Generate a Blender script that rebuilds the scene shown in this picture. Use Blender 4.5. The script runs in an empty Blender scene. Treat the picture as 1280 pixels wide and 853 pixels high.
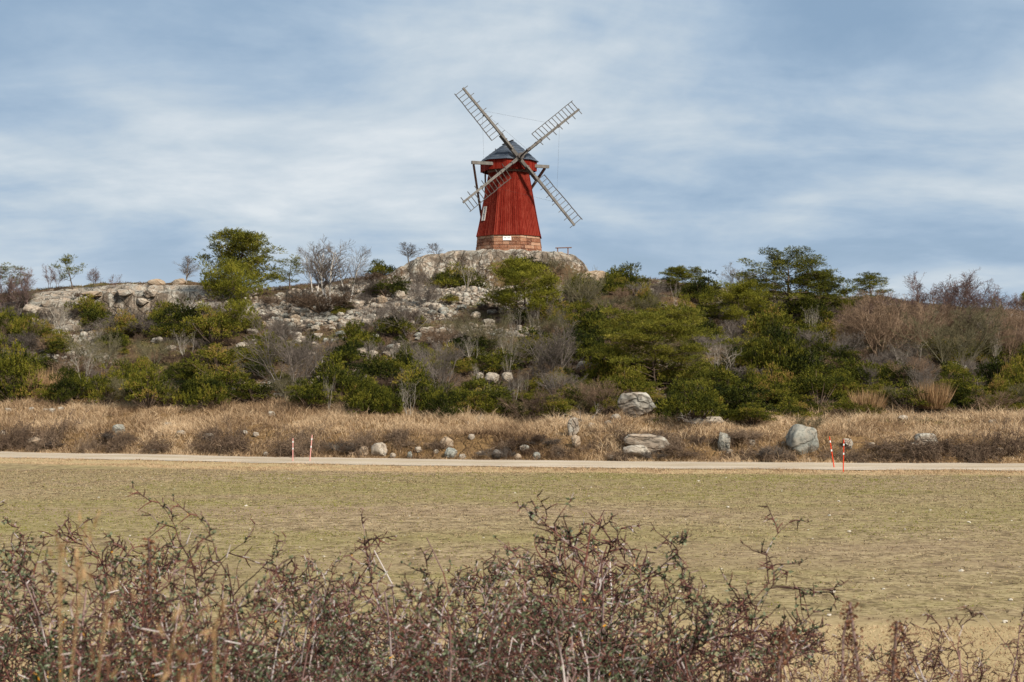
import bpy, math, random
import numpy as np
from mathutils import Vector, Matrix
R = math.radians
S = bpy.context.scene
COL = S.collection

# ------------------------------------------------------------------ camera, sky, sun, exposure
CAMZ = 4.0
PITCH = math.atan(58.5 / 2000)
cd = bpy.data.cameras.new('camera'); cam = bpy.data.objects.new('camera', cd); COL.objects.link(cam)
cam.location = (0, 0, CAMZ); cam.rotation_euler = (R(90) + PITCH, 0, 0)
cd.sensor_width = 36; cd.lens = 2000 / 1280 * 36; cd.clip_end = 6000; cd.clip_start = 0.1
cd.dof.use_dof = True; cd.dof.focus_distance = 45; cd.dof.aperture_fstop = 9.0
S.camera = cam
S.view_settings.view_transform = 'Standard'; S.view_settings.look = 'None'
S.view_settings.gamma = 1; S.view_settings.exposure = 0.32

SUN_AZ, SUN_EL = R(140), R(38)          # clockwise from +Y (the view direction)
sd = bpy.data.lights.new('sun', 'SUN'); sun = bpy.data.objects.new('sun', sd); COL.objects.link(sun)
sd.energy = 5.0; sd.angle = R(8); sd.color = (1.0, 0.94, 0.84)
sdir = Vector((math.sin(SUN_AZ) * math.cos(SUN_EL), math.cos(SUN_AZ) * math.cos(SUN_EL), math.sin(SUN_EL)))
sun.rotation_euler = sdir.to_track_quat('Z', 'Y').to_euler(); sun.location = sdir * 60

W = bpy.data.worlds.new('World'); S.world = W; W.use_nodes = True
nt = W.node_tree; nt.nodes.clear()
def N(t, typ, **kw):
    n = t.nodes.new(typ)
    for k, v in kw.items():
        if k.startswith('i_'): n.inputs[int(k[2:])].default_value = v
        else: setattr(n, k, v)
    return n
def Lk(t, a, b): t.links.new(a, b)
def M_(t, op, a, b=None, c=None, clamp=False):
    n = t.nodes.new('ShaderNodeMath'); n.operation = op; n.use_clamp = clamp
    for i, v in enumerate((a, b, c)):
        if v is None: continue
        if isinstance(v, (int, float)): n.inputs[i].default_value = v
        else: t.links.new(v, n.inputs[i])
    return n.outputs[0]
def MIX(t, f, a, b, mode='MIX'):
    n = t.nodes.new('ShaderNodeMix'); n.data_type = 'RGBA'; n.blend_type = mode; n.clamp_factor = True
    for i, v in ((0, f), (6, a), (7, b)):
        if isinstance(v, (int, float)): n.inputs[i].default_value = v
        elif isinstance(v, tuple): n.inputs[i].default_value = (*v, 1) if len(v) == 3 else v
        else: t.links.new(v, n.inputs[i])
    return n.outputs[2]
def RAMP(t, f, stops):
    n = t.nodes.new('ShaderNodeValToRGB'); cr = n.color_ramp
    while len(cr.elements) < len(stops): cr.elements.new(0.5)
    for e, (p, c) in zip(cr.elements, stops):
        e.position = p; e.color = (*c, 1) if isinstance(c, tuple) else (c, c, c, 1)
    if f is not None: t.links.new(f, n.inputs[0])
    return n.outputs[0]
def NOISE(t, vec, scale, detail=4, rough=0.5, dist=0.0):
    n = t.nodes.new('ShaderNodeTexNoise'); n.inputs['Scale'].default_value = scale
    n.inputs['Detail'].default_value = detail; n.inputs['Roughness'].default_value = rough
    n.inputs['Distortion'].default_value = dist
    if vec is not None: t.links.new(vec, n.inputs['Vector'])
    return n.outputs['Fac']
def VMUL(t, vec, s, loc=(0, 0, 0), rot=(0, 0, 0)):
    n = t.nodes.new('ShaderNodeMapping'); n.inputs['Scale'].default_value = s; n.inputs['Location'].default_value = loc
    n.inputs['Rotation'].default_value = rot
    t.links.new(vec, n.inputs['Vector']); return n.outputs[0]

sky = N(nt, 'ShaderNodeTexSky', sky_type='NISHITA', sun_disc=False, sun_elevation=SUN_EL, sun_rotation=SUN_AZ)
tc = N(nt, 'ShaderNodeTexCoord')
sx = N(nt, 'ShaderNodeSeparateXYZ'); Lk(nt, tc.outputs['Generated'], sx.inputs[0])
zz = M_(nt, 'ADD', M_(nt, 'ABSOLUTE', sx.outputs[2]), 0.20)
cx = N(nt, 'ShaderNodeCombineXYZ')
Lk(nt, M_(nt, 'DIVIDE', sx.outputs[0], zz), cx.inputs[0]); Lk(nt, M_(nt, 'DIVIDE', sx.outputs[1], zz), cx.inputs[1])
wv = VMUL(nt, cx.outputs[0], (1.1, 0.95, 1), (3.1, 1.7, 0), (0, 0, R(-12)))
n1 = NOISE(nt, wv, 1.0, 7, 0.55, 0.35)
wv2 = VMUL(nt, cx.outputs[0], (0.9, 1.5, 1), (9.3, 4.2, 2.0), (0, 0, R(12)))
n2 = NOISE(nt, wv2, 2.6, 6, 0.55, 0.5)
wv3 = VMUL(nt, cx.outputs[0], (0.5, 0.5, 1), (1.3, 7.2, 5.0))
n3 = NOISE(nt, wv3, 0.9, 3, 0.5, 0.2)
dens = M_(nt, 'ADD', M_(nt, 'ADD', M_(nt, 'MULTIPLY', n1, 0.62), M_(nt, 'MULTIPLY', n2, 0.18)), M_(nt, 'MULTIPLY', n3, 0.20))
cloud = RAMP(nt, dens, [(0.38, (2.75, 4.0, 5.6)), (0.43, (3.3, 4.55, 6.1)), (0.47, (4.1, 5.3, 6.7)), (0.525, (5.6, 6.5, 7.35)), (0.585, (7.4, 7.95, 8.4))])
low_ = RAMP(nt, M_(nt, 'ABSOLUTE', sx.outputs[2]), [(0.02, 0.55), (0.10, 0.0)])
cloud = MIX(nt, M_(nt, 'MULTIPLY', low_, RAMP(nt, n3, [(0.40, 1.0), (0.6, 0.2)])), cloud, (6.6, 7.3, 8.0))
cover = RAMP(nt, dens, [(0.34, 0.8), (0.44, 0.97)])
skycol = MIX(nt, cover, sky.outputs[0], cloud)
bg = N(nt, 'ShaderNodeBackground'); bg.inputs[1].default_value = 0.080
out = N(nt, 'ShaderNodeOutputWorld'); Lk(nt, skycol, bg.inputs[0]); Lk(nt, bg.outputs[0], out.inputs[0])

# ------------------------------------------------------------------ helpers
rs = np.random.RandomState
def sstep(x): x = np.clip(x, 0, 1); return x * x * (3 - 2 * x)
def _hash(ix, iy, iz, seed):
    n = (ix.astype(np.int64) * 374761393 + iy.astype(np.int64) * 668265263 + iz.astype(np.int64) * 2147483647 + seed * 1274126177) & 0xffffffff
    n = ((n ^ (n >> 13)) * 1274126177) & 0xffffffff
    n = ((n ^ (n >> 16)) * 2246822519) & 0xffffffff
    return ((n ^ (n >> 15)) & 0xffffff) / float(0xffffff)
def vnoise(x, y, z=None, seed=0):
    x = np.asarray(x, float); y = np.asarray(y, float); z = np.zeros_like(x) if z is None else np.asarray(z, float)
    ix, iy, iz = np.floor(x), np.floor(y), np.floor(z)
    fx, fy, fz = sstep(x - ix), sstep(y - iy), sstep(z - iz)
    r = 0
    for a in (0, 1):
        for b in (0, 1):
            for c in (0, 1):
                w = (fx if a else 1 - fx) * (fy if b else 1 - fy) * (fz if c else 1 - fz)
                r = r + w * _hash(ix + a, iy + b, iz + c, seed)
    return r * 2 - 1
def fbm(x, y, z=None, seed=0, octaves=4, gain=0.5):
    r = 0; a = 1; f = 1; t = 0
    for o in range(octaves):
        r = r + a * vnoise(np.asarray(x) * f, np.asarray(y) * f, None if z is None else np.asarray(z) * f, seed + o * 17); t += a; a *= gain; f *= 2.03
    return r / t

def make_mesh(name, verts, faces, mats=None, attrs=None, smooth=False, uv=None):
    """verts (n,3), faces (m,k) or list of such arrays"""
    me = bpy.data.meshes.new(name)
    verts = np.asarray(verts, np.float32)
    fl = faces if isinstance(faces, list) else [faces]
    fl = [np.asarray(f, np.int32) for f in fl if len(f)]
    me.vertices.add(len(verts)); me.vertices.foreach_set('co', verts.ravel())
    tot = sum(f.size for f in fl); npol = sum(len(f) for f in fl)
    me.loops.add(tot); me.loops.foreach_set('vertex_index', np.concatenate([f.ravel() for f in fl]))
    me.polygons.add(npol)
    ls = []; o = 0
    for f in fl:
        ls.append(o + np.arange(len(f)) * f.shape[1]); o += f.size
    me.polygons.foreach_set('loop_start', np.concatenate(ls).astype(np.int32))
    if smooth: me.polygons.foreach_set('use_smooth', np.ones(npol, bool))
    me.update(calc_edges=True)
    if attrs:
        for k, v in attrs.items():
            a = me.attributes.new(k, 'FLOAT', 'POINT'); a.data.foreach_set('value', np.asarray(v, np.float32))
    if mats: 
        for m in (mats if isinstance(mats, list) else [mats]): me.materials.append(m)
    return me
def link(name, me, parent=None, loc=None):
    o = bpy.data.objects.new(name, me); COL.objects.link(o)
    if parent: o.parent = parent
    if loc is not None: o.location = loc
    return o
def tag(o, label=None, cat=None, group=None, kind=None):
    if label: o['label'] = label
    if cat: o['category'] = cat
    if group: o['group'] = group
    if kind: o['kind'] = kind
    return o
def empty(name, loc=(0, 0, 0)):
    o = bpy.data.objects.new(name, None); COL.objects.link(o); o.location = loc; o.empty_display_size = 0.3; return o

class MB:
    """collects boxes, beams and prisms into one mesh"""
    def __init__(s): s.v = []; s.f = []; s.n = 0; s.t = []
    def add(s, v, f, tint=0.5):
        s.v.extend([tuple(p) for p in v]); s.f.extend([tuple(i + s.n for i in q) for q in f]); s.n += len(v); s.t.extend([tint] * len(v))
    def beam(s, a, b, w, h, up=(0, 0, 1), w2=None, h2=None, tint=0.5):
        a = Vector(a); b = Vector(b); d = (b - a).normalized(); u = Vector(up)
        sd_ = d.cross(u)
        if sd_.length < 1e-4: sd_ = d.cross(Vector((1, 0, 0)))
        sd_.normalize(); u = sd_.cross(d).normalized(); w2 = w if w2 is None else w2; h2 = h if h2 is None else h2
        v = [a - sd_*w/2 - u*h/2, a + sd_*w/2 - u*h/2, a + sd_*w/2 + u*h/2, a - sd_*w/2 + u*h/2,
             b - sd_*w2/2 - u*h2/2, b + sd_*w2/2 - u*h2/2, b + sd_*w2/2 + u*h2/2, b - sd_*w2/2 + u*h2/2]
        s.add(v, [(3,2,1,0),(4,5,6,7),(0,1,5,4),(1,2,6,5),(2,3,7,6),(3,0,4,7)], tint)
    def hexa(s, v, tint=0.5): s.add(v, [(3,2,1,0),(4,5,6,7),(0,1,5,4),(1,2,6,5),(2,3,7,6),(3,0,4,7)], tint)
    def tube(s, a, b, r, r2=None, n=8, tint=0.5):
        a = Vector(a); b = Vector(b); d = (b - a).normalized(); q = d.to_track_quat('Z', 'Y'); r2 = r if r2 is None else r2
        v = [a + q @ Vector((math.cos(k*2*math.pi/n)*r, math.sin(k*2*math.pi/n)*r, 0)) for k in range(n)]
        v += [b + q @ Vector((math.cos(k*2*math.pi/n)*r2, math.sin(k*2*math.pi/n)*r2, 0)) for k in range(n)]
        s.add(v, [(k, (k+1) % n, n + (k+1) % n, n + k) for k in range(n)] + [tuple(range(n-1, -1, -1)), tuple(range(n, 2*n))], tint)
    def build(s, name, mat, parent=None, bevel=0, smooth=False):
        me = bpy.data.meshes.new(name); me.from_pydata(s.v, [], s.f); me.materials.append(mat)
        a = me.attributes.new('tint', 'FLOAT', 'POINT'); a.data.foreach_set('value', np.array(s.t, np.float32))
        if smooth: me.polygons.foreach_set('use_smooth', [True]*len(me.polygons))
        me.update(); o = link(name, me, parent)
        if bevel:
            m = o.modifiers.new('bevel', 'BEVEL'); m.width = bevel; m.segments = 1; m.limit_method = 'ANGLE'
        return o

# ------------------------------------------------------------------ materials
def newmat(name):
    m = bpy.data.materials.new(name); m.use_nodes = True; t = m.node_tree; t.nodes.clear()
    o = t.nodes.new('ShaderNodeOutputMaterial'); b = t.nodes.new('ShaderNodeBsdfPrincipled'); t.links.new(b.outputs[0], o.inputs[0])
    b.inputs['Roughness'].default_value = 0.85; b.inputs['Specular IOR Level'].default_value = 0.06
    return m, t, b
def ATTR(t, name):
    n = t.nodes.new('ShaderNodeAttribute'); n.attribute_name = name; return n.outputs['Fac']
def OBJC(t): return t.nodes.new('ShaderNodeTexCoord').outputs['Object']
def GEO(t): return t.nodes.new('ShaderNodeNewGeometry')
def BUMP(t, b, h, strength=0.5, dist=0.05):
    n = t.nodes.new('ShaderNodeBump'); n.inputs['Strength'].default_value = strength; n.inputs['Distance'].default_value = dist
    t.links.new(h, n.inputs['Height']); t.links.new(n.outputs[0], b.inputs['Normal']); return n
def leafmat(name, stops, rnd=0.35, trans=0.10, rough=0.8):
    """tinted by the point attribute tint and by the object's own random number"""
    m, t, b = newmat(name)
    oi = t.nodes.new('ShaderNodeObjectInfo')
    f = M_(t, 'ADD', ATTR(t, 'tint'), M_(t, 'MULTIPLY', M_(t, 'SUBTRACT', oi.outputs['Random'], 0.5), rnd), clamp=True)
    c = RAMP(t, f, stops)
    t.links.new(c, b.inputs['Base Color']); b.inputs['Roughness'].default_value = rough
    if trans:
        tr = t.nodes.new('ShaderNodeBsdfTranslucent'); t.links.new(c, tr.inputs[0])
        mx = t.nodes.new('ShaderNodeMixShader'); mx.inputs[0].default_value = trans
        t.links.new(b.outputs[0], mx.inputs[1]); t.links.new(tr.outputs[0], mx.inputs[2])
        t.links.new(mx.outputs[0], [n for n in t.nodes if n.type == 'OUTPUT_MATERIAL'][0].inputs[0])
    return m
MAT = {}
MAT['juniper'] = leafmat('juniper_needles', [(0.0, (0.012, 0.017, 0.004)), (0.30, (0.042, 0.048, 0.008)), (0.60, (0.115, 0.112, 0.014)), (0.85, (0.205, 0.178, 0.024)), (1.0, (0.24, 0.15, 0.045))], 0.6)
MAT['pine'] = leafmat('pine_needles', [(0.0, (0.030, 0.037, 0.010)), (0.40, (0.098, 0.100, 0.016)), (0.8, (0.195, 0.178, 0.024)), (1.0, (0.30, 0.24, 0.05))], 0.25)
MAT['pine_bright'] = leafmat('bright_pine_needles', [(0.0, (0.055, 0.06, 0.010)), (0.5, (0.155, 0.148, 0.017)), (1.0, (0.29, 0.25, 0.035))], 0.15)
def barkmat(name, stops, rnd=0.4):
    return leafmat(name, stops, rnd, 0, 0.9)
MAT['twig_grey'] = barkmat('grey_twigs', [(0, (0.10, 0.080, 0.065)), (0.5, (0.19, 0.155, 0.13)), (1, (0.30, 0.26, 0.215))])
MAT['twig_olive'] = barkmat('olive_twigs', [(0, (0.10, 0.085, 0.045)), (0.5, (0.17, 0.145, 0.085)), (1, (0.25, 0.22, 0.15))])
MAT['twig_tan'] = barkmat('tan_twigs', [(0, (0.16, 0.105, 0.07)), (0.5, (0.27, 0.18, 0.115)), (1, (0.38, 0.28, 0.19))])
MAT['twig_red'] = barkmat('purple_red_twigs', [(0, (0.12, 0.075, 0.065)), (0.5, (0.20, 0.135, 0.12)), (1, (0.30, 0.22, 0.19))])
MAT['twig_pale'] = barkmat('pale_twigs', [(0, (0.17, 0.14, 0.11)), (0.5, (0.27, 0.23, 0.185)), (1, (0.38, 0.34, 0.28))])
MAT['twig_dark'] = barkmat('dark_bramble_twigs', [(0, (0.06, 0.038, 0.027)), (0.5, (0.13, 0.088, 0.06)), (1, (0.26, 0.185, 0.125))])
MAT['birch'] = barkmat('birch_bark', [(0, (0.40, 0.36, 0.31)), (0.5, (0.58, 0.53, 0.47)), (1, (0.72, 0.67, 0.6))])
MAT['bark'] = barkmat('pine_bark', [(0, (0.06, 0.045, 0.035)), (0.5, (0.12, 0.085, 0.06)), (1, (0.2, 0.13, 0.09))])
MAT['reed'] = leafmat('reed_straw', [(0, (0.14, 0.075, 0.035)), (0.5, (0.31, 0.185, 0.09)), (1, (0.48, 0.32, 0.17))], 0.2, 0.2)
MAT['straw'] = leafmat('dry_grass_blades', [(0, (0.075, 0.042, 0.024)), (0.35, (0.21, 0.132, 0.075)), (0.7, (0.42, 0.285, 0.165)), (1, (0.62, 0.46, 0.29))], 0.0, 0.25)
MAT['heath'] = leafmat('heather_and_dead_grass', [(0, (0.05, 0.032, 0.026)), (0.4, (0.125, 0.08, 0.058)), (0.6, (0.155, 0.105, 0.065)), (0.75, (0.13, 0.125, 0.035)), (1, (0.36, 0.26, 0.14))], 0.0, 0.15)
MAT['crop'] = leafmat('field_sprouts', [(0, (0.06, 0.042, 0.028)), (0.22, (0.30, 0.21, 0.118)), (0.42, (0.52, 0.39, 0.235)), (0.58, (0.235, 0.20, 0.045)), (0.8, (0.14, 0.15, 0.020)), (1, (0.21, 0.205, 0.03))], 0.0, 0.25)
MAT['thorn'] = barkmat('blackthorn_twigs', [(0, (0.022, 0.012, 0.010)), (0.35, (0.065, 0.032, 0.028)), (0.58, (0.16, 0.065, 0.048)), (0.75, (0.25, 0.165, 0.15)), (1, (0.52, 0.45, 0.42))], 0.2)
MAT['hedge_leaf'] = leafmat('small_hedge_leaves', [(0, (0.028, 0.036, 0.016)), (0.4, (0.085, 0.10, 0.050)), (0.75, (0.19, 0.215, 0.125)), (0.93, (0.38, 0.42, 0.28)), (1, (0.65, 0.28, 0.02))], 0.1, 0.3)
MAT['dock'] = leafmat('dock_seed', [(0, (0.07, 0.03, 0.018)), (1, (0.20, 0.09, 0.05))], 0.1, 0.1)

def rock_color(t, vec, streak=True, cs=0.9):
    a = NOISE(t, vec, 0.45, 5, 0.6); b2 = NOISE(t, vec, 2.3, 6, 0.65); c2 = NOISE(t, vec, 9.0, 4, 0.6)
    base = RAMP(t, a, [(0.35, (0.21, 0.18, 0.145)), (0.5, (0.35, 0.27, 0.20)), (0.62, (0.28, 0.26, 0.22))])
    lich = RAMP(t, b2, [(0.49, 0.0), (0.60, 1.0)])
    col = MIX(t, M_(t, 'MULTIPLY', lich, 0.7), base, (0.45, 0.425, 0.36))
    dk = RAMP(t, c2, [(0.34, 1.0), (0.52, 0.0)])
    col = MIX(t, M_(t, 'MULTIPLY', dk, 0.75), col, (0.065, 0.055, 0.042))
    nz = t.nodes.new('ShaderNodeTexNoise'); nz.inputs['Scale'].default_value = 0.8; nz.inputs['Detail'].default_value = 4; t.links.new(vec, nz.inputs['Vector'])
    wp = t.nodes.new('ShaderNodeVectorMath'); wp.operation = 'MULTIPLY_ADD'; t.links.new(nz.outputs['Color'], wp.inputs[0]); wp.inputs[1].default_value = (1.3, 1.3, 1.3); t.links.new(vec, wp.inputs[2])
    vo = t.nodes.new('ShaderNodeTexVoronoi'); vo.feature = 'DISTANCE_TO_EDGE'; vo.inputs['Scale'].default_value = cs; t.links.new(wp.outputs[0], vo.inputs['Vector'])
    crack = RAMP(t, vo.outputs['Distance'], [(0.0, 1.0), (0.055, 0.0)])
    col = MIX(t, M_(t, 'MULTIPLY', crack, 0.7), col, (0.045, 0.035, 0.026))
    if streak:
        sv = VMUL(t, vec, (1.1, 1.1, 0.12), (5, 2, 1))
        st = NOISE(t, sv, 1.6, 5, 0.65)
        g = GEO(t); s_ = t.nodes.new('ShaderNodeSeparateXYZ'); t.links.new(g.outputs['Normal'], s_.inputs[0])
        steep = RAMP(t, s_.outputs[2], [(0.55, 1.0), (0.88, 0.0)])
        col = MIX(t, M_(t, 'MULTIPLY', M_(t, 'MULTIPLY', RAMP(t, st, [(0.42, 0.0), (0.52, 1.0)]), steep), 0.8), col, (0.075, 0.055, 0.038))
    return col, M_(t, 'SUBTRACT', M_(t, 'ADD', b2, M_(t, 'MULTIPLY', c2, 0.6)), M_(t, 'MULTIPLY', crack, 0.8))
def rockmat(name, tint=None, f=0.5):
    m, t, b = newmat(name); v = OBJC(t)
    oi = t.nodes.new('ShaderNodeObjectInfo'); ad = t.nodes.new('ShaderNodeVectorMath'); ad.operation = 'ADD'
    cmb = t.nodes.new('ShaderNodeCombineXYZ'); t.links.new(M_(t, 'MULTIPLY', oi.outputs['Random'], 40.0), cmb.inputs[0])
    t.links.new(v, ad.inputs[0]); t.links.new(cmb.outputs[0], ad.inputs[1])
    col, h = rock_color(t, ad.outputs[0], False, 1.1)
    if tint: col = MIX(t, f, col, tint)
    t.links.new(col, b.inputs['Base Color']); BUMP(t, b, h, 0.7, 0.08); return m
MAT['rock'] = rockmat('granite')
MAT['rock_blue'] = rockmat('lichen_covered_granite', (0.17, 0.20, 0.185), 0.4)
MAT['rock_pale'] = rockmat('pale_granite', (0.44, 0.37, 0.29), 0.4)
m, t, b = newmat('chalky_pale_stone'); t.links.new(RAMP(t, NOISE(t, OBJC(t), 4, 4, .6), [(0.35, (0.34, 0.29, 0.22)), (0.6, (0.52, 0.47, 0.39))]), b.inputs['Base Color']); MAT['rock_chalk'] = m
MAT['rock_dark'] = rockmat('dark_stone', (0.06, 0.05, 0.045), 0.75)
MAT['rock_tan'] = rockmat('tan_granite', (0.36, 0.245, 0.15), 0.5)

def mat_hill():
    m, t, b = newmat('hillside_rock_and_heath'); v = OBJC(t)
    rc, rh = rock_color(t, v, True)
    g1 = NOISE(t, v, 0.5, 5, 0.6); g2 = NOISE(t, v, 4.0, 5, 0.6)
    soil = RAMP(t, g1, [(0.35, (0.07, 0.042, 0.026)), (0.5, (0.13, 0.08, 0.042)), (0.62, (0.10, 0.09, 0.026)), (0.72, (0.20, 0.135, 0.065))])
    soil = MIX(t, M_(t, 'MULTIPLY', g2, 0.6), soil, (0.05, 0.038, 0.025))
    dry = MIX(t, g2, (0.12, 0.07, 0.032), (0.26, 0.16, 0.07))
    soil = MIX(t, ATTR(t, 'dry'), soil, dry)
    mask = M_(t, 'ADD', ATTR(t, 'rock'), M_(t, 'MULTIPLY', M_(t, 'SUBTRACT', g2, 0.5), 1.2))
    mask = RAMP(t, mask, [(0.42, 0.0), (0.55, 1.0)])
    t.links.new(MIX(t, mask, soil, rc), b.inputs['Base Color']); BUMP(t, b, M_(t, 'ADD', rh, g2), 0.8, 0.15); return m
MAT['hill'] = mat_hill()
def mat_field():
    m, t, b = newmat('field_soil'); v = OBJC(t)
    big = NOISE(t, VMUL(t, v, (0.05, 0.11, 1)), 1.0, 6, 0.65, 0.3)
    mid = NOISE(t, VMUL(t, v, (1.0, 1.0, 1)), 1.6, 6, 0.75)
    fine = NOISE(t, VMUL(t, v, (1, 1.1, 1)), 6.0, 6, 0.75)
    soil = RAMP(t, M_(t, 'ADD', M_(t, 'MULTIPLY', mid, 0.5), M_(t, 'MULTIPLY', fine, 0.5)), [(0.42, (0.085, 0.058, 0.030)), (0.5, (0.245, 0.178, 0.098)), (0.57, (0.40, 0.30, 0.18))])
    gm = M_(t, 'ADD', M_(t, 'MULTIPLY', big, 0.6), M_(t, 'MULTIPLY', mid, 0.4))
    c = MIX(t, M_(t, 'MULTIPLY', RAMP(t, gm, [(0.44, 0.0), (0.60, 1.0)]), 0.55), soil, (0.19, 0.175, 0.040))
    brown = NOISE(t, VMUL(t, v, (0.02, 0.12, 1), (3, 3, 0)), 1.0, 3, 0.5)
    c = MIX(t, M_(t, 'MULTIPLY', RAMP(t, brown, [(0.5, 0.0), (0.62, 1.0)]), 0.35), c, (0.25, 0.17, 0.11))
    gr = MIX(t, fine, (0.26, 0.18, 0.085), (0.46, 0.35, 0.19))
    c = MIX(t, ATTR(t, 'dry'), c, gr)
    t.links.new(c, b.inputs['Base Color']); BUMP(t, b, M_(t, 'ADD', fine, mid), 0.6, 0.05); return m
MAT['field'] = mat_field()
def mat_road():
    m, t, b = newmat('gravel_road'); v = OBJC(t)
    a = NOISE(t, VMUL(t, v, (0.25, 1.2, 1)), 1.0, 5, 0.6); f = NOISE(t, v, 14, 4, 0.6)
    c = RAMP(t, M_(t, 'ADD', M_(t, 'MULTIPLY', a, 0.5), M_(t, 'MULTIPLY', f, 0.5)), [(0.35, (0.28, 0.215, 0.15)), (0.52, (0.42, 0.345, 0.26)), (0.65, (0.52, 0.44, 0.34))])
    ctr = ATTR(t, 'mid'); c = MIX(t, M_(t, 'MULTIPLY', ctr, 0.5), c, (0.33, 0.25, 0.15))
    t.links.new(c, b.inputs['Base Color']); BUMP(t, b, f, 0.5, 0.03); return m
MAT['road'] = mat_road()

# ------------------------------------------------------------------ terrain
_rx = np.array([-120, -60, -29.4, -13.6, 0, 12.5, 24.6, 60, 120.]); _ry = np.array([128, 107, 92, 85, 80.6, 78.4, 77.2, 75, 73.])
_gx = np.arange(-200, 200.1, 1.0); _gy = np.interp(_gx, _rx, _ry); _k = np.hanning(19); _k /= _k.sum()
_gy = np.convolve(np.pad(_gy, 9, mode='edge'), _k, mode='valid')
def road_y(x): return np.interp(x, _gx, _gy)
RW = 2.2
_cx = np.array([-200, -70, -46.4, -42, -36, -29, -23, -17.4, -12.3, -10, 7, 8.7, 15, 22.5, 30, 37, 46.4, 70, 200.])
_cz = np.array([6, 10.5, 12.1, 12.6, 13.2, 13.3, 12.7, 12.8, 13.6, 14.0, 14.0, 13.9, 12.9, 12.2, 11.7, 11.0, 10.5, 9.5, 6.])
_kx = np.array([-11.2, -10.4, -9.6, -8.6, -7, -5, -2, 2, 4.3, 5.3, 6.2, 6.8, 7.3])
_kz = np.array([13.7, 14.3, 14.75, 15.35, 15.85, 16.15, 16.22, 16.22, 16.0, 15.8, 15.2, 14.4, 13.6])
def base_h(x, y):
    ry = road_y(x); yr = 141 + 2.0 * vnoise(x * 0.06, 0 * x, seed=3)
    zf = np.interp(x, [-60, -40, 0, 40, 60], [3.0, 2.8, 2.4, 2.0, 2.0]); yf = np.maximum(ry + 11.5, 93 + 0 * x)
    cz = np.interp(x, _cx, _cz)
    o = ry + RW + 0.5
    a = sstep((y - o) / 2.4) * 0.85 + np.clip((y - o) / (yf - o), 0, 1) * (zf - 0.85)
    tt = np.clip((y - yf) / (yr - yf), 0, 1)
    prof = 0.80 * tt + 0.20 * sstep(tt) + 0.05 * np.sin(tt * math.pi)
    hh = np.where(y < yf, a, zf + (cz - zf) * prof)
    back = sstep((y - yr - 6) / 45)
    return np.where(y > yr, cz * (1 - back), hh)
def masks(x, y):
    fr = 138.6 + 0.9 * vnoise(x * 0.35, y * 0, seed=9) + 0.35 * vnoise(x * 1.3, y * 0, seed=10) + 0.10 * np.abs(x + 2)
    kn = sstep((y - fr) / 1.5) * (1 - sstep((y - 150) / 4)) * sstep((x + 11.3) / 1.0) * (1 - sstep((x - 6.6) / 0.9))
    cf = 136 + 0.5 * vnoise(x * 0.5, y * 0, seed=12)
    cm = sstep((x + 36.2) / 1.0) * (1 - sstep((x + 27.4) / 1.2))
    return fr, kn, cf, cm
def height(x, y):
    x = np.asarray(x, float); y = np.asarray(y, float)
    h = base_h(x, y); fr, kn, cf, cm = masks(x, y)
    ry = road_y(x); hz = sstep((y - ry - RW - 1) / 6)
    h = h + sstep((y - ry - RW - 1) / 2) * (1 - sstep((y - ry - RW - 9) / 4)) * .45 * fbm(x * .35, y * .35, seed=90)
    h = h + hz * (0.55 * fbm(x * 0.12, y * 0.12, seed=1, octaves=3) + 0.22 * fbm(x * 0.7, y * 0.7, seed=2, octaves=4))
    # quarried granite face on the left
    h = h - 2.5 * cm * (1 - sstep((y - cf) / 0.7)) * sstep((y - 120) / 14)
    cm2 = sstep((x + 44) / 2) * (1 - sstep((x + 35.8) / 1.5))
    h = h - 1.5 * cm2 * (1 - sstep((y - 133 - vnoise(x * 0.4, 0 * x, seed=30)) / 1.6)) * sstep((y - 120) / 12)
    h = h - 1.1 * sstep((x + 12) / 2) * (1 - sstep((x - 5) / 3)) * (1 - sstep((y - fr + .4) / 0.8)) * sstep((y - 126) / 10)
    kz = np.interp(x, _kx, _kz) + 0.10 * fbm(x * 0.5, y * 0.5, seed=5)
    flat = sstep((np.hypot(x + 0.25, y - 145) - 3.0) / 1.5)
    kz = (kz - 0.33) * flat + 15.72 * (1 - flat)
    h = h + (np.maximum(kz, h) - h) * kn
    rk = np.maximum(kn, cm * sstep((y - cf + 1.2) / 1.0) * (1 - sstep((y - cf - 4) / 3)))
    ledge = np.round(h / 0.55) * 0.55
    h = h + (ledge - h) * 0.35 * hz * np.clip(rockiness(x, y), 0, 1) * (1 - kn * 0.6)
    blk = np.floor(x / 1.7 + .6 * vnoise(x * .5, y * .5, seed=61)); h = h + rk * (0.22 * (_hash(blk, np.floor(y / 1.5 + .5 * vnoise(x * .6, y * .4, seed=62)), blk * 0, 63) - .5) + 0.16 * fbm(x * 1.6, y * 1.6, seed=6))
    # the field and the bank the camera stands on
    nb = 2.3 * (1 - sstep((y - 4) / 10.5)) + 0.05 * fbm(x * 0.25, y * 0.25, seed=7) * (1 - hz)
    near = y < ry + RW + 0.4
    h = np.where(near, nb + 0.10 * sstep((y - (ry - RW - 1.6)) / 1.3) + 0.13 * np.clip((y - ry + RW) / (2 * RW), 0, 1), h + 0.23)
    return h
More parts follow.
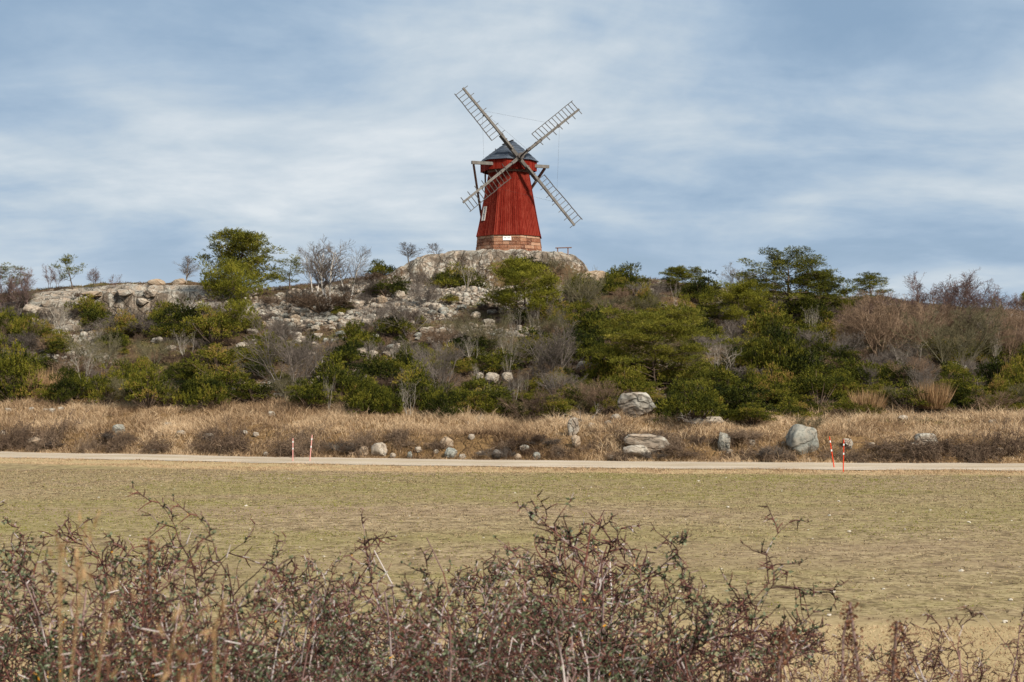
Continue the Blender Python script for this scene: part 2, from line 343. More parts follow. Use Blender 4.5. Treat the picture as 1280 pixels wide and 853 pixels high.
def rockiness(x, y):
    fr, kn, cf, cm = masks(x, y)
    sc = np.exp(-(((x + 11.5) / 11.5) ** 2 + ((y - 128) / 11.0) ** 2) ** 2) * 0.95
    sc2 = np.exp(-(((x + 27) / 8) ** 2 + ((y - 129) / 6.0) ** 2) ** 2) * 0.62
    sc3 = np.exp(-(((x + 38) / 6.5) ** 2 + ((y - 134) / 7.0) ** 2) ** 2) * 1.05
    cl = cm * sstep((y - cf + 2) / 1.0) * (1 - sstep((y - cf - 3.5) / 3))
    n = fbm(x * 0.22, y * 0.22, seed=20, octaves=4)
    kn = np.maximum(kn, sstep((x + 11.8) / 1.0) * (1 - sstep((x - 5.5) / 2)) * sstep((y - 133.5) / 3) * (1 - sstep((y - 150) / 4)) * (.62 + .9 * n))
    r = np.maximum.reduce([kn, sc + 0.35 * n, sc2 + 0.5 * n, sc3 + 0.4 * n, cl + 0.25 * n, 0.25 + 0.7 * n])
    return np.clip(r, 0, 1) * sstep((y - road_y(x) - 9) / 5)

def lines(a, b, fine, c0, c1, growth=1.25):
    mid_ = list(np.arange(a, b + fine / 2, fine)); lo = []; s_ = fine; p = a
    while p > c0: s_ *= growth; p -= s_; lo.append(p)
    hi = []; s_ = fine; p = mid_[-1]
    while p < c1: s_ *= growth; p += s_; hi.append(p)
    return np.array(lo[::-1] + mid_ + hi)
def grid(xs, yfun, ts):
    X = np.repeat(xs[None, :], len(ts), 0); Y = np.stack([yfun(xs, t) for t in ts])
    Z = height(X, Y); n, m = X.shape
    idx = np.arange(n * m).reshape(n, m)
    f = np.stack([idx[:-1, :-1], idx[:-1, 1:], idx[1:, 1:], idx[1:, :-1]], -1).reshape(-1, 4)
    return X, Y, Z, f
xs = lines(-52, 52, 0.24, -600, 600)
ts = lines(0, 62, 0.22, 0, 420)
def yh(x, t): return road_y(x) + RW + 0.35 + t * np.where(t < 62, (155 - road_y(x) - RW) / 62, 1) + np.where(t < 62, 0, (155 - road_y(x) - RW) - 62)
X, Y, Z, f = grid(xs, yh, ts)
Z = np.where(np.abs(X) > 52, Z * np.exp(-(np.abs(X) - 52) / 160), Z)
dry = (1 - sstep((Y - road_y(X) - 12 - 2 * vnoise(X * .2, Y * .2, seed=40)) / 4)) * 1.0
dry = np.maximum(dry, 0.7 * sstep(fbm(X * 0.15, Y * 0.15, seed=41) * 2.5 - 0.6))
me = make_mesh('hillside', np.stack([X, Y, Z], -1).reshape(-1, 3), f, MAT['hill'], {'rock': rockiness(X, Y).ravel(), 'dry': np.clip(dry, 0, 1).ravel()}, smooth=True)
tag(link('hillside', me), kind='structure')
xs = lines(-34, 34, 0.5, -600, 600); ts = np.concatenate([[-300, -120, -50, -20], np.arange(-10, 16, 0.5), np.arange(16, 60, 1.0)])
def yfield(x, t):
    e = road_y(x) + RW + 0.36
    return np.where(t < 16, t, 16 + (t - 16) / 43.0 * (e - 16))
X, Y, Z, f = grid(xs, yfield, ts)
dv = np.maximum(sstep((Y - (road_y(X) - RW - np.interp(X, [-40, -25, -13, 0, 25], [3.5, 4.0, 5.5, 3.0, 2.4])) + 0.5 * vnoise(X, Y * 0.3, seed=44)) / 0.7), 1 - sstep((Y - 26.5 - 0.04 * X - 0.6 * vnoise(X * .3, 0 * X, seed=45)) / 0.9))
me = make_mesh('field', np.stack([X, Y, Z], -1).reshape(-1, 3), f, MAT['field'], {'dry': dv.ravel()}, smooth=True)
tag(link('field', me), kind='structure')
xs = lines(-40, 40, 0.5, -300, 300); ww = np.array([-1, -.8, -.55, -.3, -.12, .12, .3, .55, .8, 1])
X = np.repeat(xs[None, :], len(ww), 0); Y = road_y(X) + ww[:, None] * (RW - 0.05) + 0.12 * vnoise(X * 0.6, Y[:1, :1] * 0 + X * 0, seed=50) * np.abs(ww[:, None])
Zr = height(X, Y) + 0.03 + 0.03 * (1 - ww[:, None] ** 2)
n, m = X.shape; idx = np.arange(n * m).reshape(n, m); f = np.stack([idx[:-1, :-1], idx[:-1, 1:], idx[1:, 1:], idx[1:, :-1]], -1).reshape(-1, 4)
me = make_mesh('gravel_road', np.stack([X, Y, Zr], -1).reshape(-1, 3), f, MAT['road'], {'mid': np.repeat(np.exp(-(ww / 0.25) ** 2)[:, None], m, 1).ravel()}, smooth=True)
tag(link('gravel_road', me), kind='structure')
gs = make_mesh('ground', [(-5000, -5000, -0.6), (5000, -5000, -0.6), (5000, 5000, -0.6), (-5000, 5000, -0.6)], np.array([[0, 1, 2, 3]]), MAT['field'], {'dry': [1] * 4})
tag(link('ground', gs), kind='structure')

# where the line of sight through a photo point meets the ground
cp, sp = math.cos(PITCH), math.sin(PITCH)
def ray(px, py):
    u, v = (px - 640) / 2000, (426.5 - py) / 2000
    return np.array([u, cp - v * sp, sp + v * cp])
_s = np.concatenate([np.arange(2.5, 30, 0.1), np.arange(30, 165, 0.2)])
def ground_at(px, py, start=2.5, fallback=None):
    d = ray(px, py); d = d / d[1]
    Yp = _s[_s >= start]; Xp = d[0] * Yp; Zp = CAMZ + d[2] * Yp
    hit = np.nonzero(height(Xp, Yp) >= Zp)[0]
    if len(hit): y = Yp[hit[0]]
    else: y = 141.5 if fallback is None else fallback
    x = d[0] * y
    return float(x), float(y), float(height(np.array([x]), np.array([y]))[0])
def project(x, y, z):
    dz = z - CAMZ; dep = y * cp + dz * sp
    return 640 + 2000 * x / dep, 426.5 - 2000 * (-y * sp + dz * cp) / dep

# ------------------------------------------------------------------ windmill
def woodmat(name, a, b_, c_, var=0.5, rough=0.8):
    m, t, b = newmat(name); v = OBJC(t)
    st = NOISE(t, VMUL(t, v, (6, 6, 0.7)), 2.0, 5, 0.65); lg = NOISE(t, v, 0.8, 4, 0.6)
    f = M_(t, 'ADD', M_(t, 'MULTIPLY', st, 0.65), M_(t, 'ADD', M_(t, 'MULTIPLY', lg, 0.35), M_(t, 'MULTIPLY', ATTR(t, 'tint'), 0.3)))
    t.links.new(RAMP(t, f, [(0.40, a), (0.63, b_), (0.86, c_)]), b.inputs['Base Color']); b.inputs['Roughness'].default_value = rough
    BUMP(t, b, st, 0.4, 0.01); return m
M_red = woodmat('red_painted_boards', (0.075, 0.0055, 0.003), (0.145, 0.013, 0.007), (0.22, 0.038, 0.023))
M_redtrim = woodmat('red_painted_fascia', (0.09, 0.006, 0.003), (0.165, 0.012, 0.006), (0.22, 0.03, 0.018))
M_grey = woodmat('weathered_grey_timber', (0.045, 0.040, 0.036), (0.095, 0.086, 0.077), (0.19, 0.172, 0.152))
M_brown = woodmat('brown_timber', (0.10, 0.055, 0.045), (0.17, 0.10, 0.08), (0.25, 0.16, 0.13))
M_lath = woodmat('bare_lath', (0.30, 0.26, 0.22), (0.42, 0.37, 0.32), (0.55, 0.50, 0.45))
m, t, b = newmat('slate_blue_roofing'); v = OBJC(t)
rn = NOISE(t, v, 1.6, 5, 0.6); rn2 = NOISE(t, VMUL(t, v, (3, 3, 9)), 2.2, 3, 0.5)
t.links.new(RAMP(t, M_(t, 'ADD', M_(t, 'MULTIPLY', rn, 0.6), M_(t, 'ADD', M_(t, 'MULTIPLY', rn2, 0.3), M_(t, 'MULTIPLY', ATTR(t, 'tint'), 0.2))), [(0.35, (0.035, 0.044, 0.060)), (0.6, (0.068, 0.082, 0.104)), (0.75, (0.14, 0.135, 0.125))]), b.inputs['Base Color'])
b.inputs['Roughness'].default_value = 0.55; BUMP(t, b, rn2, 0.3, 0.02); M_roof = m
m, t, b = newmat('rust_brown_stone_blocks'); v = OBJC(t)
a1 = NOISE(t, v, 2.5, 6, 0.65); a2 = NOISE(t, v, 11, 4, 0.6)
c = RAMP(t, M_(t, 'ADD', M_(t, 'MULTIPLY', ATTR(t, 'tint'), 0.6), M_(t, 'MULTIPLY', a1, 0.55)), [(0.22, (0.055, 0.022, 0.016)), (0.42, (0.17, 0.066, 0.036)), (0.62, (0.27, 0.125, 0.07)), (0.9, (0.42, 0.29, 0.20))])
c = MIX(t, RAMP(t, a2, [(0.52, 0.0), (0.68, 0.6)]), c, (0.40, 0.30, 0.22))
t.links.new(c, b.inputs['Base Color']); BUMP(t, b, M_(t, 'ADD', a1, a2), 0.7, 0.05); M_stone = m
m, t, b = newmat('mortar'); b.inputs['Base Color'].default_value = (0.16, 0.10, 0.07, 1); M_mortar = m
m, t, b = newmat('white_enamel'); b.inputs['Base Color'].default_value = (0.80, 0.78, 0.76, 1); b.inputs['Roughness'].default_value = 0.4; M_white = m
m, t, b = newmat('black_paint'); b.inputs['Base Color'].default_value = (0.03, 0.03, 0.035, 1); M_black = m
m, t, b = newmat('dark_iron'); b.inputs['Base Color'].default_value = (0.06, 0.05, 0.045, 1); b.inputs['Metallic'].default_value = 0.4; b.inputs['Roughness'].default_value = 0.6; M_iron = m
m, t, b = newmat('grey_window_glass'); b.inputs['Base Color'].default_value = (0.30, 0.31, 0.33, 1); b.inputs['Roughness'].default_value = 0.15; b.inputs['Specular IOR Level'].default_value = 0.5; M_glass = m

MX, MY, MZ = -0.26, 145.0, 16.12
mill = tag(empty('windmill', (MX, MY, MZ)), 'red board-clad windmill with four ladder sails and stone base, on the granite knoll', 'windmill')
A0 = R(-26)
def oct_pt(R_, z, k, off=A0):                    # k may be fractional along the side
    i = math.floor(k); fr_ = k - i
    def c_(i): a = off + i * R(45); return Vector((math.sin(a) * R_, -math.cos(a) * R_, z))
    return c_(i).lerp(c_(i + 1), fr_)
rg = random.Random(4)
# stone base, course by course
ZB, ZT = -0.67, 1.58
core = MB()
rb = lambda z: 3.22 - (z + 0.1) * 0.13
vv = [oct_pt(rb(ZB) - 0.10, ZB, k) for k in range(8)] + [oct_pt(rb(ZT) - 0.10, ZT - .02, k) for k in range(8)]
core.add(vv, [(k, (k+1) % 8, 8 + (k+1) % 8, 8 + k) for k in range(8)] + [tuple(range(8, 16))], 0.3)
base_core = core.build('stone_base', M_mortar, mill)
blocks = MB(); z = ZB; ci = 0
hs = [0.32, 0.33, 0.33, 0.32, 0.30, 0.34, 0.31]
for ci, hgt in enumerate(hs):
    z1 = z + hgt
    for side in range(8):
        k = 0.0; nb_ = 0
        while k < 0.995:
            w_ = rg.uniform(0.10, 0.42); 
            if k + w_ > 0.88: w_ = 1 - k
            k1 = min(1, k + w_); p = rg.uniform(0, 0.035); g = 0.012
            ti = rg.uniform(0.1, 0.75) if ci < 6 else rg.uniform(0.65, 1.0)
            e0, e1 = side + k + (g / 2.2 if k > 0 else 0), side + k1 - (g / 2.2 if k1 < 1 else 0)
            r0, r1 = rb(z) + p, rb(z1) + p; ri = -0.13
            za, zb = z + 0.012, z1 - 0.012
            k0_, k1_ = e0, min(e1, side + 0.9999)
            blocks.hexa([oct_pt(r0, za, k0_), oct_pt(r0, za, k1_), oct_pt(r1, zb, k1_), oct_pt(r1, zb, k0_),
                         oct_pt(r0 + ri, za, k0_), oct_pt(r0 + ri, za, k1_), oct_pt(r1 + ri, zb, k1_), oct_pt(r1 + ri, zb, k0_)], ti)
            k = k1
    z = z1
# hexa order is written for two quads facing each other, so fix winding afterwards
def recalc(o):
    import bmesh
    bm = bmesh.new(); bm.from_mesh(o.data); bmesh.ops.recalc_face_normals(bm, faces=bm.faces); bm.to_mesh(o.data); bm.free()
ob = blocks.build('stone_courses', M_stone, base_core, bevel=0.015); recalc(ob)
# boarded body
Z0, Z1, R0, R1 = 1.52, 7.72, 3.06, 1.86
rr = lambda z: R0 + (R1 - R0) * ((z - Z0) / (Z1 - Z0)) + 0.06 * (max(0, 1 - (z - Z0) / 1.6)) ** 2
body = MB()
zs = [Z0, 2.2, 3.0, 5.0, Z1]
for side in range(8):
    nb_ = 12
    for i in range(nb_):
        a, c2 = side + i / nb_, side + (i + 0.9999) / nb_; ti = rg.random()
        for z0, z1 in zip(zs[:-1], zs[1:]):
            body.add([oct_pt(rr(z0), z0, a), oct_pt(rr(z0), z0, c2), oct_pt(rr(z1), z1, c2), oct_pt(rr(z1), z1, a)], [(0, 1, 2, 3)], ti)
        # cover batten over each joint
        tb = rg.random() * 0.6 + 0.4; w_ = 0.018
        for z0, z1 in zip(zs[:-1], zs[1:]):
            pr = 0.035; ks = [max(side + 1e-4, a - w_), min(side + .9999, a + w_)]
            q = [oct_pt(rr(z0) + pr, z0, ks[0]), oct_pt(rr(z0) + pr, z0, ks[1]), oct_pt(rr(z1) + pr, z1, ks[1]), oct_pt(rr(z1) + pr, z1, ks[0]),
                 oct_pt(rr(z0) + .001, z0, ks[0]), oct_pt(rr(z0) + .001, z0, ks[1]), oct_pt(rr(z1) + .001, z1, ks[1]), oct_pt(rr(z1) + .001, z1, ks[0])]
            body.add(q, [(0, 1, 2, 3), (4, 0, 3, 7), (1, 5, 6, 2)], tb)
body.add([oct_pt(rr(Z0) + .03, Z0 - 0.004, k) for k in range(8)], [tuple(range(7, -1, -1))], 0.2)
tower = body.build('boarded_tower', M_red, mill)
ring = MB()
for k in range(8):
    a, c2 = oct_pt(1.98, 7.50, k), oct_pt(1.98, 7.50, k + 1)
    ring.beam(a, c2, 0.16, 0.34, tint=0.1)
ring.build('curb_ring', M_brown, mill)
# window low on the left side
SK = 6   # side index: between the corners at -71 and -26 degrees is side -1 == 7
def facet_frame(k, z, out=0.04):
    p = oct_pt(rr(z) + out, z, k); return p
win = MB(); side = -1
def slab(mb, k0, k1, z0, z1, o0, o1, tint):
    mb.hexa([oct_pt(rr(z0) + o0, z0, k0), oct_pt(rr(z0) + o0, z0, k1), oct_pt(rr(z1) + o0, z1, k1), oct_pt(rr(z1) + o0, z1, k0),
             oct_pt(rr(z0) + o1, z0, k0), oct_pt(rr(z0) + o1, z0, k1), oct_pt(rr(z1) + o1, z1, k1), oct_pt(rr(z1) + o1, z1, k0)], tint)
ka, kb, wz0, wz1 = side + 0.13, side + 0.34, 3.02, 4.12
for (k0, k1, z0, z1) in ((ka, ka + .05, wz0, wz1), (kb - .05, kb, wz0, wz1), (ka, kb, wz0 - .1, wz0 - .003), (ka, kb, wz1 + .003, wz1 + .1), (ka + .053, kb - .053, 3.53, 3.60)):
    slab(win, k0, k1, z0, z1, 0.0, 0.085, 0.8)
wo = win.build('window', M_lath, mill); recalc(wo)
pn = MB(); slab(pn, ka + .05, kb - .05, wz0, wz1, -0.02, 0.05, 0.5); po = pn.build('pane', M_glass, wo); recalc(po)
# small white sign on the stone base; its two dark words cannot be read in the photograph
sg = MB(); k0, k1 = 0.345, 0.65
def sslab(mb, k0, k1, z0, z1, o0, o1, tint=0.5):
    mb.hexa([oct_pt(rb(z0) + o0, z0, k0), oct_pt(rb(z0) + o0, z0, k1), oct_pt(rb(z1) + o0, z1, k1), oct_pt(rb(z1) + o0, z1, k0),
             oct_pt(rb(z0) + o1, z0, k0), oct_pt(rb(z0) + o1, z0, k1), oct_pt(rb(z1) + o1, z1, k1), oct_pt(rb(z1) + o1, z1, k0)], tint)
sslab(sg, k0, k1, 1.02, 1.37, 0.03, 0.07); so = sg.build('sign', M_white, mill); recalc(so)
for (a, c2) in ((0.385, 0.475), (0.515, 0.605)):
    n_ = 5; lt = MB()
    for i in range(n_):
        w_ = (c2 - a) / n_; sslab(lt, a + i * w_, a + i * w_ + w_ * 0.62, 1.185 + 0.012 * (i % 2), 1.275 - 0.014 * ((i + 1) % 3 == 0), 0.072, 0.078)
    lo_ = lt.build('lettering', M_black, so); recalc(lo_)
# cap, turned 20 degrees
YAW, TILT = R(20), R(10)
n_h = Vector((math.sin(YAW), -math.cos(YAW), 0)); u_h = Vector((math.cos(YAW), math.sin(YAW), 0)); UPV = Vector((0, 0, 1))
def CP(L, Wd, z): return n_h * L + u_h * Wd + UPV * z
eav = [(2.25, 1.05), (1.05, 2.3), (-1.35, 2.3), (-2.75, 1.1), (-2.75, -1.1), (-1.35, -2.3), (1.05, -2.3), (2.25, -1.05)]
ZE = 8.40
sk = MB()
n_e = len(eav)
for i in range(n_e):
    (l0, w0), (l1, w1) = eav[i], eav[(i + 1) % n_e]
    nbd = 9
    for j in range(nbd):
        fa, fb = j / nbd, (j + 0.95) / nbd
        p0 = CP(l0 + (l1 - l0) * fa, w0 + (w1 - w0) * fa, 0); p1 = CP(l0 + (l1 - l0) * fb, w0 + (w1 - w0) * fb, 0)
        zl = ZE - 0.88 + rg.uniform(-.015, .015); q = 0.94
        sk.hexa([p0 + UPV * zl, p1 + UPV * zl, p1 + UPV * ZE, p0 + UPV * ZE, p0 * q + UPV * zl, p1 * q + UPV * zl, p1 * q + UPV * ZE, p0 * q + UPV * ZE], rg.random())
cap = sk.build('cap_skirt', M_redtrim, mill); recalc(cap)
fl = MB(); fl.add([CP(l * .93, w * .93, ZE - 0.55) for l, w in eav], [tuple(range(n_e))], 0.1); fl.build('cap_floor', M_brown, mill)
rf = MB()
F_, B_ = CP(1.05, 0, 10.22), CP(-1.75, 0, 10.20)
ev = [CP(l * 1.07, w * 1.07, ZE - 0.02) for l, w in eav]; mid_back = []
tris = [(7, 0, 'F'), (0, 1, 'F'), (6, 7, 'F'), (1, 2, 'Q'), (5, 6, 'q'), (2, 3, 'B'), (3, 4, 'B'), (4, 5, 'B')]
for a, c2, k in tris:
    pa, pb = ev[a], ev[c2]; tops = {'F': (F_, F_), 'B': (B_, B_), 'Q': (F_, B_), 'q': (B_, F_)}[k]
    rows = 7                                        # overlapping courses of roofing
    for r_ in range(rows):
        f0, f1 = r_ / rows, min(1, (r_ + 1.08) / rows)
        bulge = lambda f: UPV * (0.04 * math.sin(f * math.pi))
        nn = ((pb - pa).cross(tops[0] - pa)).normalized(); nn = nn if nn.z > 0 else -nn
        A = pa.lerp(tops[0], f0) + bulge(f0) + nn * 0.028; B2 = pb.lerp(tops[1], f0) + bulge(f0) + nn * 0.028
        C = pb.lerp(tops[1], f1) + bulge(f1) + nn * 0.0; D = pa.lerp(tops[0], f1) + bulge(f1)
        tn = rg.uniform(.3, .6) + (0.5 if k in ('B',) and a == 4 else 0) + (0.25 if k == 'q' else 0)
        if r_ == rows - 1 and tops[0] == tops[1]: rf.add([A, B2, C], [(0, 1, 2)], tn)
        else: rf.add([A, B2, C, D], [(0, 1, 2, 3)], tn)
        rf.add([A, B2, B2 - nn * 0.03, A - nn * 0.03], [(0, 3, 2, 1)], tn)
roof = rf.build('cap_roof', M_roof, mill)
rc = MB(); rc.beam(F_ + UPV * .05, B_ + UPV * .05, 0.16, 0.06, tint=0.3); rc.build('ridge_cap', M_iron, roof)
fi = MB(); fi.tube(CP(-2.35, -0.5, 9.25), CP(-2.35, -0.5, 9.95), 0.045, 0.035, 8); fi.build('lightning_rod', M_iron, roof)
# beam across the cap and the tail braces
bm_ = MB(); bm_.beam(CP(1.2, -4.0, 8.02), CP(1.2, 3.4, 7.98), 0.26, 0.28, tint=0.9); bm_.build('cross_beam', M_grey, mill)
tail_end = CP(-5.9, 0, 0.9)
for s_, w_ in ((-1, -3.75), (1, 3.1)):
    br = MB(); br.beam(CP(1.0, w_, 7.86), tail_end + u_h * 0.15 * s_, 0.17, 0.2, tint=0.35); br.build('tail_brace', M_brown, mill)
tp = MB(); tp.beam(CP(-1.6, 0, 8.0), tail_end, 0.24, 0.26, tint=0.4); tp.build('tail_pole', M_brown, mill)
tp = MB(); tp.beam(CP(-2.0, -1.6, 7.9), CP(-2.0, -1.6, 4.5), 0.15, 0.15, tint=0.4); tp.beam(CP(-2.0, -1.6, 4.6), CP(-1.0, -1.2, 4.6), 0.12, 0.12, tint=0.4); tp.build('rear_post', M_brown, mill)
# windshaft and sails
nn_ = Vector((math.sin(YAW) * math.cos(TILT), -math.cos(YAW) * math.cos(TILT), math.sin(TILT)))
vv_ = Vector((-math.sin(YAW) * math.sin(TILT), math.cos(YAW) * math.sin(TILT), math.cos(TILT)))
HUB = Vector((0.87, -2.42, 8.44))
sh = MB(); sh.tube(HUB - nn_ * 2.2, HUB + nn_ * 0.35, 0.26, 0.24, 10, tint=0.3)
shaft = sh.build('windshaft', M_brown, mill)
sh = MB(); sh.tube(HUB + nn_ * 0.3, HUB + nn_ * 2.3, 0.085, 0.06, 8); sh.tube(HUB + nn_ * 2.2, HUB + nn_ * 2.45, 0.14, 0.12, 10); sh.tube(HUB + nn_ * 0.55, HUB + nn_ * 0.66, 0.3, 0.3, 10)
sh.build('shaft_pole', M_iron, shaft)
def SP(r, s, o, ang):                            # r along the arm, s sideways, o out along the shaft
    d = u_h * math.cos(ang) + vv_ * math.sin(ang); q = -u_h * math.sin(ang) + vv_ * math.cos(ang)
    return HUB + d * r + q * s + nn_ * o
tips = []
arms = [(R(128.6), 0.0, 7.95, 'upper left'), (R(38.6), 0.34, 7.65, 'upper right'), (R(218.6), 0.34, 7.25, 'lower left'), (R(308.6), 0.0, 7.85, 'lower right')]
for ang, off, Ln, _ in arms:
    sp_ = MB(); sp_.beam(SP(-0.45, 0, off, ang), SP(2.6, 0, off, ang), 0.30, 0.30, up=nn_, w2=0.27, h2=0.26, tint=rg.uniform(.2, .6))
    sp_.beam(SP(2.25, 0, off + 0.23, ang), SP(Ln, 0, off + 0.14, ang), 0.24, 0.20, up=nn_, w2=0.19, h2=0.13, tint=rg.uniform(.5, .9))
    sp_.beam(SP(1.0, 0.0, off + 0.25, ang), SP(2.3, 0, off + 0.25, ang), 0.17, 0.14, up=nn_, tint=0.9)
    sail = sp_.build('sail', M_grey, mill)
    for r_ in (1.15, 2.0, 2.55, 4.9):
        bd = MB(); bd.beam(SP(r_ - .04, 0, off + .12, ang), SP(r_ + .04, 0, off + .12, ang), 0.31, 0.46 if r_ < 3 else 0.3, up=nn_)
        bd.build('iron_band', M_iron, sail)
    r_in, r_out = Ln - 5.25, Ln - 0.12; twist = lambda r: R(15 - 11 * (r - r_in) / (r_out - r_in))
    ld = MB(); rail_pts = []
    for i in range(13):
        r_ = r_in + (r_out - r_in) * i / 12; tw = twist(r_); ws = 0.98 + rg.uniform(-.02, .02)
        stub = 0.50 + rg.uniform(-.04, .05) if i % 2 == 0 else 0.09
        a = SP(r_, ws * math.cos(tw), off + 0.17 - ws * math.sin(tw), ang); c2 = SP(r_, -stub * math.cos(tw), off + 0.17 + stub * math.sin(tw), ang)
        ld.beam(a, c2, 0.055, 0.05, up=nn_, tint=rg.uniform(0, .5)); rail_pts.append(a)
    ld.build('sail_bars', M_grey, sail)
    rl = MB()
    ext = (rail_pts[-1] - rail_pts[-2]).normalized() * 0.16
    rail_pts[-1] = rail_pts[-1] + ext
    for a, c2 in zip(rail_pts[:-1], rail_pts[1:]): rl.beam(a, c2, 0.065, 0.06, up=nn_, tint=0.1)
    rl.build('sail_rail', M_grey, sail)
    tips.append((SP(r_in + 2.6, 0, off + .25, ang), SP(r_in + 0.2, 0, off + .2, ang)))
wr = MB()
for (tp4, tp2) in tips: wr.tube(HUB + nn_ * 2.3, tp4, 0.007, 0.007, 4)
order = [0, 1, 3, 2, 0]
for a, c2 in zip(order[:-1], order[1:]): wr.tube(tips[a][0], tips[c2][0], 0.006, 0.006, 4)
wr.build('stay_wires', M_iron, mill)

# bench on the knoll
bx, by = 4.55, 141.8; bz = float(height(np.array([bx]), np.array([by]))[0])
bench = tag(empty('bench', (bx, by, bz)), 'dark plank bench on the right end of the granite knoll', 'bench')
mb = MB(); mb.beam((-0.7, 0, 0.46), (0.75, 0, 0.50), 0.34, 0.07); mb.build('seat', M_brown, bench)
for x_ in (-0.5, 0.42):
    mb = MB(); mb.beam((x_, 0, -0.25), (x_, 0, 0.44), 0.22, 0.10, up=(1, 0, 0)); mb.build('leg', M_brown, bench)

# ------------------------------------------------------------------ plant builders (numpy)
def tubes(segs):
    """segs: array (n,8) p0 p1 r0 r1 -> three-sided tapered prisms"""
    sg_ = np.asarray(segs, float); p0, p1, r0, r1 = sg_[:, :3], sg_[:, 3:6], sg_[:, 6], sg_[:, 7]
    d = p1 - p0; d /= np.linalg.norm(d, axis=1, keepdims=True) + 1e-9
    ref = np.where(np.abs(d[:, 2:3]) > 0.9, np.array([[1., 0, 0]]), np.array([[0, 0, 1.]]))
    a = np.cross(d, ref); a /= np.linalg.norm(a, axis=1, keepdims=True) + 1e-9; b_ = np.cross(d, a)
    n = len(sg_); V = np.zeros((n, 6, 3))
    for k in range(3):
        an = k * 2 * math.pi / 3; o = a * math.cos(an) + b_ * math.sin(an)
        V[:, k] = p0 + o * r0[:, None]; V[:, 3 + k] = p1 + o * r1[:, None]
    base = np.arange(n)[:, None] * 6
    F = np.concatenate([base + np.array([[k, (k + 1) % 3, 3 + (k + 1) % 3, 3 + k]]) for k in range(3)])
    return V.reshape(-1, 3), F
def twig_mesh(name, segs, tint, mat):
    V, F = tubes(segs); return make_mesh(name, V, F, mat, {'tint': np.repeat(np.asarray(tint), 6)})
def unit(v): 
    v = np.asarray(v, float); return v / (np.linalg.norm(v) + 1e-9)
def grow(rng, segs, tips, p, d, L, r, lvl, spec):
    """one branch and, recursively, its side branches; spec[lvl] = (segments, wiggle, lift, side branches, angle, length ratio, first node)"""
    ns, wig, lift, nch, ang, lr, st = spec[lvl]
    step = L / ns; pts = [np.array(p, float)]; dirs = [unit(d)]; rad = [r]
    r_end = r * (0.30 if lvl < len(spec) - 1 else 0.45)
    for i in range(ns):
        dn = unit(dirs[-1] + rng.normal(0, wig, 3) + np.array([0, 0, lift / ns]))
        q = pts[-1] + dn * step; r1 = r + (r_end - r) * (i + 1) / ns
        segs.append([*pts[-1], *q, rad[-1], r1, lvl]); pts.append(q); dirs.append(dn); rad.append(r1)
    tips.append((pts[-1], dirs[-1], lvl))
    if lvl + 1 < len(spec):
        n = rng.poisson(nch) if nch > 3 else int(nch)
        for k in range(max(1, n)):
            f = st + (1 - st) * (k + rng.rand()) / max(1, n); f = min(f, .98); i = int(f * ns); fr_ = f * ns - i
            q = pts[i] + (pts[i + 1] - pts[i]) * fr_; dd = dirs[min(i + 1, ns)]
            o = unit(np.cross(dd, rng.normal(0, 1, 3))); a = ang * (0.7 + 0.6 * rng.rand())
            dn = unit(dd * math.cos(a) + o * math.sin(a))
            grow(rng, segs, tips, q, dn, L * lr * (1.15 - 0.6 * f) * (0.7 + 0.6 * rng.rand()), max(rad[i] * 0.6, spec[-1][-1] * 0 + 0.004), lvl + 1, spec)
def seg_arr(segs): return np.array(segs)
def bare_shrub(name, seed, mat, w=3.0, h=2.6, stems=9, spread=0.9, rad=0.032, spec=None, tshift=0.0):
    rng = rs(seed); segs = []; tips = []
    spec = spec or [(6, .10, .25, 9, .55, .50, .22), (4, .14, .25, 6, .6, .55, .15), (3, .16, .15, 4, .65, .6, .1), (2, .2, .1, 0, 0, 0, 0)]
    for i in range(stems):
        a = rng.rand() * 6.283; t_ = spread * math.sqrt(rng.rand())
        d = [math.cos(a) * t_, math.sin(a) * t_, 1]
        grow(rng, segs, tips, [math.cos(a) * .12, math.sin(a) * .12, -0.1], d, h * (0.65 + .35 * rng.rand()), rad * (0.6 + .6 * rng.rand()), 0, spec)
    s_ = seg_arr(segs); s_[:, 6:8] = np.maximum(s_[:, 6:8], 0.0045)
    ti = np.clip(0.62 - 0.16 * s_[:, 8] + rng.normal(0, .12, len(s_)) + tshift, 0, 1)
    return twig_mesh(name, s_[:, :8], ti, mat)
def blades(rng, P, D, L, wd, tint):
    """one thin kite of a leaf per row"""
    n = len(P); o = np.cross(D, rng.normal(0, 1, (n, 3))); o /= np.linalg.norm(o, axis=1, keepdims=True) + 1e-9
    L = np.asarray(L).reshape(-1, 1) * np.ones((n, 1)); wd = np.asarray(wd).reshape(-1, 1) * np.ones((n, 1))
    V = np.stack([P, P + D * L * 0.45 + o * wd / 2, P + D * L, P + D * L * 0.45 - o * wd / 2], 1)
    F = np.arange(n * 4).reshape(n, 4)
    return V.reshape(-1, 3), F, np.repeat(tint, 4)
